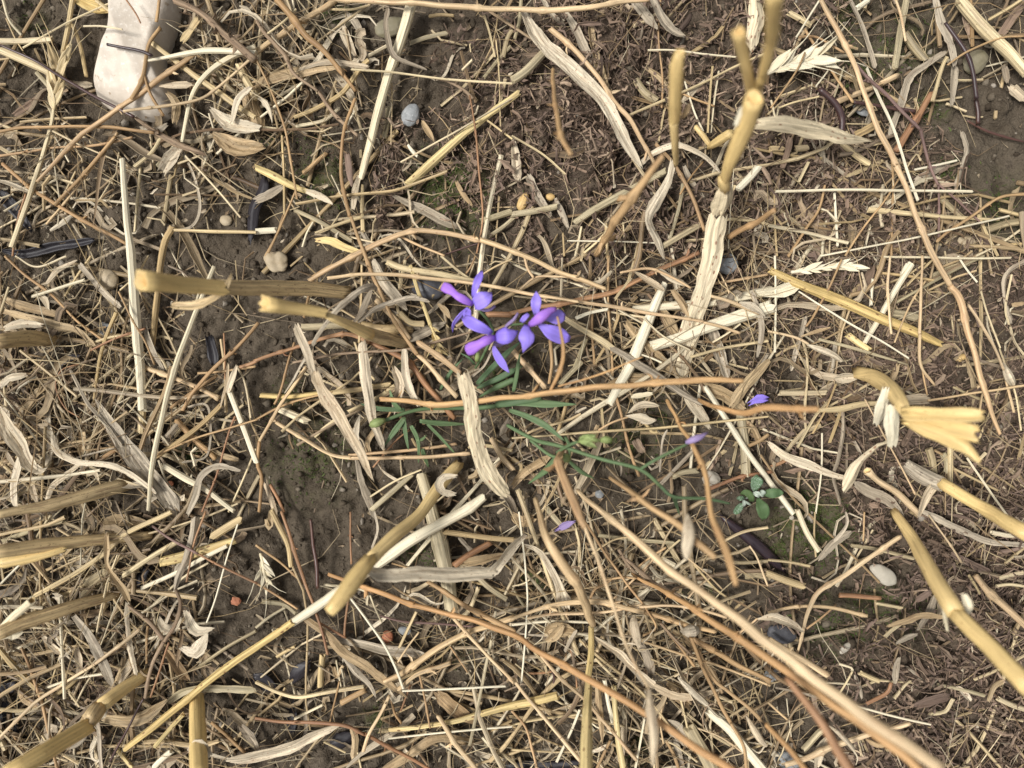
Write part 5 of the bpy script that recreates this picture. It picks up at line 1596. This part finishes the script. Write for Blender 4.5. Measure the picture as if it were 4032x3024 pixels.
# ------------------------------------------------------------------ black and dark slivers, violet scraps
KIND['pv'] = ('petal_scrap', 'l', 'petal', 'fallen petals', 'violet petal scrap'); MAT['pv'] = MAT['pb']
KIND['pw'] = ('petal_scrap', 'l', 'petal', 'fallen petals', 'faded petal scrap'); MAT['pw'] = MAT['ps']
run_trace("""
#1
bk|30,56,60,44|20,1620 150,1640 370,1600 610,1555|h=2|glossy black strip lying level at the left edge below the white stone
bk|60,96,90,40|-20,1240 60,1310 130,1390 210,1490|h=2|broad black strip falling to the right at the left edge
#2
bk|50,90,80,70,30|55,1150 45,1240 -10,1340 -30,1450 -45,1570|h=3|black curled strip right of the pale fallen straws
#K
bk|64,70,72,60|698,600 706,670 716,740 728,810|h=3 flat|flat black chip lying on bare soil below the thick stub
#9
bk|60,150,120,50|810,500 860,430 910,380 960,350|h=1|dark rotted leaf under straws above the lower bare soil
bk|50,90,60|-10,1080 40,1150 100,1110|h=2|upper black leaf scrap at the left edge near the bottom
bk|50,100,90,40|40,1230 60,1310 80,1380 110,1430|h=2|middle black leaf scrap at the left edge near the bottom
bk|60,70,40|-10,1500 40,1480 100,1500|h=2|lowest black leaf scrap at the left edge near the bottom
#10
bk|50,100,100,40|240,1090 275,1050 310,1015 345,975|h=3|small shiny black lump above the long cream bottom leaf
bk|50,90,70|225,1240 240,1320 235,1420|h=1|black sliver left of the rusty bottom stem
bk|50,110,100,50|490,1510 540,1490 590,1470 640,1440|h=1|dark slate piece beneath the rusty bottom stem
bk|60,100,60|-20,1060 60,1100 130,1150|h=1|black scrap right of the upright bottom stub
#11
bk|40,60,60,40|-40,1650 130,1640 300,1650 450,1635|h=2|black strip along the bottom edge near the middle
#S
@dark_pod|pod|dark purple pointed pod below the grey green seedling
>pod|dp|20,120,190,225,215,150,20|565,965,1 700,1085,1 900,1260,0 1150,1465,0 1400,1670,0 1600,1870,0 1740,2015,0|nodes=
#7
pv|30,60,44|1540,955 1590,925 1645,925|h=8|fallen violet petal scrap right of the rusty level stem
#11
pw|20,50,30|290,110 335,85 395,65|h=8|faded violet petal scrap below the green larkspur stalk
""")
# ------------------------------------------------------------------ the larkspur and the seedling
run_trace("""
#L
@larkspur|flower|violet larkspur with three open flowers and thin green leaves at the centre
>flower|pm|60,90,104,92,96,146,120|672,625,30 610,590,32 540,550,33 470,515,33 410,470,32 340,430,31 275,405,30|shape=l smooth flat cup=-.3 tw=.1
>>petal|pb|36,70,104,96,20|672,560,30 685,470,33 715,370,34 748,285,33 778,205,31|shape=l smooth flat cup=.3 tw=.2
>>petal|pb|130,190,200,150,16|680,630,30 735,600,32 790,575,33 845,540,33 908,490,31|shape=l smooth flat cup=.2 tw=.15
>>petal|pb|24,46,60,50,12|600,660,28 545,710,26 490,780,24 425,880,22 412,985,20|shape=l smooth flat tw=.2 roll=.7
>>petal|pb|60,100,110,80|630,680,28 610,720,26 600,760,25 605,800,24|shape=l smooth flat
>>spur|ps|40,50,46,40|740,680,27 820,700,25 890,690,24 945,640,24|shape=t nodes=
>flower|pm|70,104,112,104,124,160,130|955,1020,30 890,1055,33 830,1085,34 770,1120,34 710,1150,33 640,1180,32 575,1205,31|shape=l smooth flat cup=-.5 tw=.1
>>petal|pb|60,110,140,150,150,70|915,985,30 850,940,32 780,905,33 700,870,33 620,830,32 555,785,30|shape=l smooth flat cup=.25 tw=.2
>>petal|pb|150,200,200,150,14|950,1010,30 1010,1010,33 1080,1010,34 1150,1000,33 1245,970,31|shape=l smooth flat cup=-.25 tw=.1
>>petal|pb|36,80,104,100,60,8|940,1150,28 960,1210,27 1000,1280,26 1045,1350,25 1080,1410,24 1118,1470,23|shape=l smooth flat cup=.3 tw=.25
>>spur|ps|50,54,40|930,1125,26 1000,1140,24 1075,1105,22|shape=t nodes=
>flower|pm|70,104,124,116,90,60|1365,885,31 1440,835,34 1510,790,36 1590,735,36 1650,700,35 1715,685,34|shape=l smooth flat cup=-.5 tw=.1
>>petal|pb|50,90,118,120,70,6|1445,770,30 1445,700,32 1450,640,33 1458,580,33 1458,520,32 1455,462,31|shape=l smooth flat cup=.3 tw=.15
>>petal|pb|60,130,190,180,100,10|1335,870,31 1335,940,33 1345,1010,34 1345,1090,34 1325,1160,33 1295,1242,31|shape=l smooth flat cup=-.2 tw=.12
>>petal|pb|40,110,170,190,170,60|1500,865,29 1570,915,29 1640,965,29 1720,1010,28 1800,1050,27 1885,1072,26|shape=l smooth flat cup=.2 tw=.12
>>petal|pb|50,120,170,150,60|1560,800,30 1620,785,30 1690,780,30 1750,775,29 1812,785,28|shape=l smooth flat cup=.2
>>petal|pb|50,76,50|1280,850,28 1320,800,29 1370,750,29|shape=l smooth flat
>>spur|ps|40,50,44,34|1080,900,24 1130,860,25 1185,815,26 1232,740,26|shape=t nodes=
>stem|gr|36,46,46,40|740,690,26 830,790,23 890,880,22 925,980,20|nodes=
>stem|gr|34,40,40,36|925,980,20 850,1150,14 790,1280,9 700,1420,4|nodes=
>stem|gr|30,34,30|1080,890,23 1180,880,25 1290,870,28|nodes=
>bud|gl|40,70,60|735,1230,16 728,1280,16 722,1330,15|nodes=
>leaf|gr|10,44,46,36|555,1295,10 430,1420,9 350,1530,8 260,1690,6|shape=l smooth
>leaf|gr|20,66,72,50|1250,1100,14 1100,1220,12 960,1360,10 720,1620,6|shape=l smooth
>leaf|gr|20,66,70,50|1290,1390,12 1130,1470,10 1000,1530,8 720,1670,6|shape=l smooth
>leaf|gr|16,40,40,30|1255,1255,15 1225,1400,12 1195,1560,10 1175,1700,6|shape=l smooth
>leaf|gr|10,28,26|520,1235,12 620,1290,12 700,1380,10|shape=l smooth
#6
>stem|gr|30,34,30,26,24|1640,962,10 1450,985,9 1300,985,9 1050,995,9 800,1080,12|nodes=
>bud|gl|30,60,64,40|835,1065,13 800,1075,13 775,1085,13 745,1095,12|nodes=
>leaf|gr|8,28,26|678,958,10 800,990,10 965,998,9|shape=l smooth
>leaf|gr|8,30,24|868,870,12 895,950,11 945,1003,9|shape=l smooth
>leaf|gr|8,36,30|838,1225,8 900,1130,9 965,1045,9|shape=l smooth
>leaf|gr|30,26,8|960,1060,9 972,1150,8 988,1255,7|shape=l smooth
>leaf|gr|24,24,8|1005,1100,9 1050,1200,8 1052,1340,6|shape=l smooth
>leaf|gr|20,20,6|1040,1190,8 1075,1190,8 1105,1160,8|shape=l smooth
>leaf|gr|24,28,8|1075,1250,7 1095,1310,6 1118,1370,5|shape=l smooth
>leaf|gr|26,32,8|1060,1070,9 1200,1085,9 1365,1090,8|shape=l smooth
>leaf|gr|18,20,6|1110,1090,9 1200,1180,8 1310,1300,6|shape=l smooth
>leaf|gr|10,38,34|1430,860,12 1560,800,14 1680,735,14|shape=l smooth
>leaf|gr|10,38,34|1450,915,10 1560,850,12 1680,795,12|shape=l smooth
#7
>leaf|gr|30,46,46,10|-60,950,14 80,950,15 230,962,16 420,960,16|shape=l smooth
>leaf|gr|40,50,40|-110,960,13 0,945,15 190,920,16|shape=l smooth
>leaf|gr|24,34,36,10|-20,1000,14 100,1040,16 220,1100,18 345,1200,18|shape=l smooth
>stem|gr|26,28,28,28,28,28|-30,1095,14 150,1190,20 300,1230,25 600,1320,30 830,1382,32 960,1490,33|nodes=
>stem|gr|28,28,26,18|960,1490,33 1050,1560,33 1250,1572,32 1410,1605,30|nodes=
>stem|gr|26,26,24|830,1382,32 930,1320,36 1135,1218,40|nodes=
>bud|ps|30,52,46,16|1135,1215,40 1180,1190,41 1220,1170,41 1265,1140,40|nodes=
>stem|gr|24,26,24|290,1275,26 380,1220,32 470,1190,36|nodes=
>bud|gl|20,60,40|430,1205,36 470,1190,38 540,1160,38|shape=l cup=.5
>bud|gl|20,56,30|440,1180,36 490,1175,39 560,1200,37|shape=l cup=-.5
>bud|gl|20,50,20|450,1210,36 500,1215,37 545,1240,36|shape=l cup=.5
>bud|gl|30,56,44|575,1195,34 605,1190,36 645,1195,34|nodes=
>stem|gr|22,24,22|120,1195,20 250,1290,22 340,1305,24|nodes=
>bud|gl|30,70,60|290,1295,24 330,1305,25 370,1315,24|nodes=
>leaf|gr|30,40,8|285,1310,22 220,1390,18 105,1475,12|shape=l smooth
>leaf|gr|20,28,6|370,1330,22 450,1400,18 535,1442,14|shape=l smooth
>leaf|gr|24,26,8|1045,1560,32 1060,1600,30 1085,1680,26|shape=l smooth
>leaf|gr|10,26,22|52,635,16 32,760,14 8,880,12|shape=l smooth
>leaf|gr|24,24,8|345,1170,24 370,1230,26 375,1330,24|shape=l smooth
#S
@seedling|plant|small grey green seedling with mealy rounded leaves, lower right of centre
>stem|sm|24,30,30|1050,720,8 1150,655,9 1210,640,10|nodes=
>leaf|sl|40,130,196,200,110,30|1195,600,10 1210,530,11 1235,450,12 1250,390,12 1262,345,12 1265,318,11|shape=l smooth flat cup=.2 tw=.05
>leaf|se|40,120,172,170,130,20|1345,645,11 1410,635,12 1490,630,13 1570,625,13 1635,622,12 1698,622,12|shape=l smooth flat cup=.2 tw=.05
>leaf|se|40,120,185,190,160,60|1255,705,10 1290,780,11 1325,850,12 1355,930,12 1370,1010,11 1370,1085,10|shape=l smooth flat cup=.2 tw=.05
>leaf|se|80,100,112,90,20|1140,775,8 1140,710,9 1090,640,9 1020,615,9 955,650,8|shape=l smooth flat cup=.2 tw=.05
>leaf|sl|30,74,80,30|1035,715,9 985,715,10 935,725,10 900,740,9|shape=l smooth flat tw=.05
>leaf|sl|30,96,120,110,40|995,805,9 960,850,9 920,900,9 880,950,8 848,990,8|shape=l smooth flat tw=.05
>leaf|sm|40,90,100,40|1180,640,12 1230,640,13 1275,655,13 1305,680,12|shape=l smooth flat tw=.05 cup=.5
>leaf|sm|40,96,110,60|1285,595,12 1315,615,13 1345,640,13 1370,665,12|shape=l smooth flat tw=.05 cup=.4
>leaf|sm|40,56,30|1010,750,11 1015,810,11 1010,860,10|shape=l smooth flat tw=.05
>leaf|sm|20,44,20|1030,760,11 1080,800,11 1140,832,10|shape=l smooth flat tw=.05
""")
# ------------------------------------------------------------------ ears, stones, grains
def husk_ear(tile, rach, w, h, label, n, hl, ang, awn, mat='sw', stalk=None):
    bag, P = build_piece(tile, mat, w, [(x, y, h) for x, y in rach], {'nodes': []})
    org = np.array([P[0][0], P[0][1], P[0][2] - h * 1e-3])
    e = bpy.data.objects.new('husk_ear', None); C.objects.link(e); e.location = org; e.empty_display_size = .01
    tag(e, label, 'ear', 'threshed barley ears')
    if stalk:
        b2, _ = build_piece(tile, mat, stalk[0], [(x, y, h) for x, y in stalk[1]], {})
        link('stalk', b2.mesh('stalk', org), MAT[mat], (0, 0, 0), e)
    link('rachis', bag.mesh('rachis', org), MAT[mat], (0, 0, 0), e)
    S = catmull(P[:, :3], .0006); lr = np.random.default_rng(int(sum(x + y for x, y in rach)))
    for i in range(n):
        k = int((i + .5) / n * (len(S) - 2)); p = S[k]; t = S[k + 1] - S[k]; t /= np.linalg.norm(t); sd = np.cross(t, (0, 0, 1)) * (1 if i % 2 else -1)
        a = ang * lr.uniform(.6, 1.4); d = t * math.cos(a) + sd * math.sin(a) + np.array([0, 0, lr.uniform(-.1, .3)])
        L = hl * lr.uniform(.7, 1.2); b = Bag()
        q = np.array([p + d * L * s + np.array([0, 0, .0003]) for s in (0, .25, .55, .85, 1.0)])
        V, Q, F = sweep(q[None], L * np.array([[.05, .13, .14, .06, .012]]), lens(4, .4, .12), roll=np.full((1, 5), lr.uniform(-.8, .8))); b.add(V, Q, F, lr.random())
        if lr.random() < awn:
            c = d + lr.normal(0, .15, 3); q = np.array([q[-2], q[-1] + c * L * .5, q[-1] + c * L * 1.1 + sd * L * .15])
            V, Q, F = sweep(q[None], np.array([[.00022, .00015, .00005]]), circle(4)); b.add(V, Q, F, lr.random())
        link('husk', b.mesh('husk', org), MAT[mat], (0, 0, 0), e)
husk_ear('1', [(350, 710), (365, 600), (380, 480), (395, 380)], 26, 6, 'barley ear on a long pale stalk left of the white stone', 16, .0085, .34, .4, 'st')
run_trace("""
#1
st|20,24,28,34,36|350,705 330,820 260,1060 170,1340 75,1600|h=6|long pale stalk running down left from the barley ear
st|30,32,26|470,-10 435,200 398,390|h=6|pale stalk joining the barley ear to the top edge
""")
husk_ear('4', [(0, 470), (110, 430), (230, 395), (340, 368)], 34, 9, 'white threshed barley ear with splayed husks beside the forked stub', 15, .0095, .42, .7, 'sw')
husk_ear('8', [(150, 105), (300, 85), (430, 70), (560, 60)], 24, 6, 'narrow bare barley ear right of the speckled leaf', 12, .0055, .3, .5, 'sw')
husk_ear('10', [(30, 270), (45, 330), (55, 400), (85, 470)], 26, 5, 'small pale husk cluster left of the rusty stem over bare soil', 8, .0055, .5, .6, 'sw')
husk_ear('6', [(1130, 450), (1160, 520), (1180, 580), (1200, 640)], 22, 9, 'little yellow dried floret left of the purple flowers', 7, .0048, .6, .3, 'sy')

import bmesh
def pebble(tile, x, y, a, b, ang, mat, label, name='pebble', cat='pebble', flat=.62, sink=.25, seed=0, lump=.07, group='pebbles on the soil', pointy=0):
    sc = TILES[tile][2]; gx, gy = gpx(tile, x, y); p = at_h(gx, gy, 0.001, True)
    A, B = a / sc * KG, b / sc * KG
    bm = bmesh.new(); bmesh.ops.create_icosphere(bm, subdivisions=4, radius=1.0); lr = np.random.default_rng(seed + int(x * 7 + y))
    ph = lr.random(9) * 6.28
    for v in bm.verts:
        c = v.co; k = 1 + lump * (math.sin(c.x * 2.1 + ph[0]) * math.sin(c.y * 1.9 + ph[1]) + .6 * math.sin(c.z * 2.7 + c.x * 2 + ph[2]) + .35 * math.sin(c.x * 5 + c.y * 4 + ph[3]) + .2 * math.sin(c.y * 9 + c.z * 7 + ph[4]))
        tx = (1 - pointy * .5 * (1 + c.x) * .5) if pointy else 1
        v.co = (c.x * k * A, c.y * k * B * tx, c.z * k * min(A, B) * flat)
    me = bpy.data.meshes.new(name); bm.to_mesh(me); bm.free()
    me.polygons.foreach_set('use_smooth', np.full(len(me.polygons), True))
    co = np.zeros(len(me.vertices) * 3, np.float32); me.vertices.foreach_get('co', co)
    me.attributes.new('fib', 'FLOAT_VECTOR', 'POINT').data.foreach_set('vector', co * 1000)
    me.attributes.new('rnd', 'FLOAT', 'POINT').data.foreach_set('value', np.full(len(me.vertices), lr.random(), np.float32))
    hz = min(A, B) * flat
    ta = np.linspace(0, 6.28, 9); p[2] = max(p[2], float(np.max(sample(HGT, p[0] + np.concatenate([[0], .55 * A * np.cos(ta)]), p[1] + np.concatenate([[0], .55 * B * np.sin(ta)]))) ))
    o = link(name, me, MAT[mat], (p[0], p[1], p[2] + hz * (1 - 1.4 * sink))); o.rotation_euler = (0, 0, -radians(ang))
    return tag(o, label, cat, group)
pebble('2', 1010, 765, 76, 56, -62, 'peb_grey', 'oval blue grey pebble alone on soil near the top')
pebble('4', 1325, 415, 88, 70, -40, 'peb_olive', 'grey brown oval pebble half hidden by stems, top right', sink=.2)
pebble('12', 730, 398, 96, 52, 40, 'peb_cream', 'cream bean shaped pebble on bare soil at the lower right')
pebble('12', 490, 870, 50, 22, -45, 'peb_cream', 'tiny cream sliver of stone below the cream pebble')
pebble('5', 712, 158, 76, 66, 10, 'peb_tan', 'round tan pebble with a white streak at the left', sink=.2)
pebble('2', 880, 190, 105, 62, -20, 'peb_olive', 'flat olive stone under straws near the top edge', sink=.3)
pebble('6', 140, 40, 78, 62, 30, 'peb_tan', 'angular tan stone above the thick hollow stub', sink=.3, lump=.2)
pebble('6', 1120, 210, 110, 80, 10, 'peb_dark', 'dark bluish stone under straws left of the purple flowers', sink=.3)
pebble('10', 855, 805, 38, 40, 0, 'peb_red', 'small round brick brown pebble in the lower middle')
pebble('10', 965, 765, 42, 30, 0, 'peb_grey', 'small blue grey pebble beside the brick brown one')
pebble('1', 128, 1210, 30, 26, 0, 'peb_cream', 'little white pebble at the left edge above black strip')
pebble('1', 1470, 1430, 40, 34, 0, 'peb_tan', 'little tan pebble on bare soil left of the black curled strip')
pebble('9', 1530, 578, 32, 26, 20, 'peb_red', 'brick red chip on the lower bare soil', lump=.25, flat=.4, name='brick_chip', cat='chip')
pebble('5', 1105, 1475, 24, 20, 0, 'peb_red', 'tiny orange red grain under straws at the left')
pebble('7', 565, 1540, 28, 28, 0, 'peb_grey', 'tiny grey pebble below the green larkspur stalk')
pebble('7', 1300, 1450, 60, 50, 10, 'peb_cream', 'pale chalky stone left of the seedling behind an orange stem', lump=.2)
pebble('7', 1380, 60, 70, 66, 0, 'peb_grey', 'pale grey stone behind the speckled leaf')
pebble('12', 15, 1045, 50, 44, 20, 'peb_grey', 'light grey stone beside the thick tan blurred stem', lump=.2)
pebble('12', 120, 1600, 80, 60, 20, 'peb_grey', 'grey stone at the bottom edge under blurred stems')
pebble('12', 145, 32, 16, 14, 0, 'peb_cream', 'tiny white stone right of the seedling')
pebble('5', 690, 470, 50, 44, 30, 'peb_grey', 'grey stone under straws below the round tan pebble', lump=.2)
pebble('5', 1250, 1370, 44, 34, 10, 'peb_olive', 'small brown stone in litter left of the bare soil')
pebble('12', 60, 770, 90, 60, 10, 'peb_dark', 'dark stone beneath straws left of cream sliver', sink=.35)
pebble('4', 600, 720, 60, 30, 35, 'peb_grey', 'pale grey stone sliver by the dark tube stem, top right')
pebble('4', 1270, 1570, 60, 34, 10, 'peb_tan', 'tan stone at the right under thin straws')
pebble('3', 72, 1312, 62, 38, -68, 'grain', 'plump golden barley grain on the soil', 'barley_grain', 'grain', .75, .2, 3, .03, 'barley grains', .5)
pebble('3', 248, 1280, 30, 24, 0, 'grain', 'small brown seed right of the barley grain', 'seed', 'grain', .75, .2, 3, .05, 'barley grains')
pebble('8', 1240, 660, 40, 24, -30, 'grain', 'pale grain in the mulch above the splayed stub', 'barley_grain', 'grain', .75, .2, 3, .05, 'barley grains', .5)

# the big pale flint in the upper left, knapped dome over its outline
OUT = [(742, -160), (738, 0), (730, 130), (712, 235), (672, 325), (645, 440), (618, 560), (622, 615), (660, 668), (720, 712), (800, 742), (900, 765), (1000, 778), (1080, 772), (1120, 730), (1142, 660),
       (1122, 590), (1085, 500), (1070, 420), (1080, 320), (1120, 220), (1160, 110), (1180, 0), (1180, -160), (1100, -210), (960, -230), (820, -210)]
pts = []
for x, y in OUT:
    gx, gy = gpx('1', x, y); pts.append(at_h(gx, gy, .002))
pts = np.array(pts); S = catmull(np.concatenate([pts, pts[:1]]), .0016)[:-1]; cen = S.mean(0); cen[:2] = at(*gpx('1', 890, 280), 0)[:2]
rings = []; R = 26
for i in range(R + 1):
    f = i / R; q = cen + (S - cen) * (1 - f * .995)
    prof = 1 - (1 - min(1, f * 2.6)) ** 2.4
    z = .0085 * prof + .0016 * np.maximum(0, 1 - np.abs((q[:, 0] - cen[0]) * .9 + (q[:, 1] - cen[1]) * .35 + .002) / .007) * prof
    z = z + prof * (.0011 * (vnoise(q[:, 0], q[:, 1], .011, 71) - .5) + .0005 * (vnoise(q[:, 0], q[:, 1], .004, 72) - .5))
    q = q.copy(); q[:, 2] = cen[2] - .001 + z; rings.append(q)
nb = len(S); V = np.concatenate([S - (0, 0, .006)] + rings); ring = np.arange(nb); r2 = (ring + 1) % nb
Q = np.concatenate([np.stack([k * nb + ring, k * nb + r2, (k + 1) * nb + r2, (k + 1) * nb + ring], 1) for k in range(R + 1)])
if (np.cross(S[0] - cen, S[1] - cen)[2] < 0): Q = Q[:, ::-1]
org = np.array([cen[0], cen[1], cen[2]])
tag(link('flint_stone', mesh_arrays('flint_stone', V - org, Q), MAT['flint'], org), 'large smooth off white stone half under straw in the upper left', 'stone')
finish_labels()
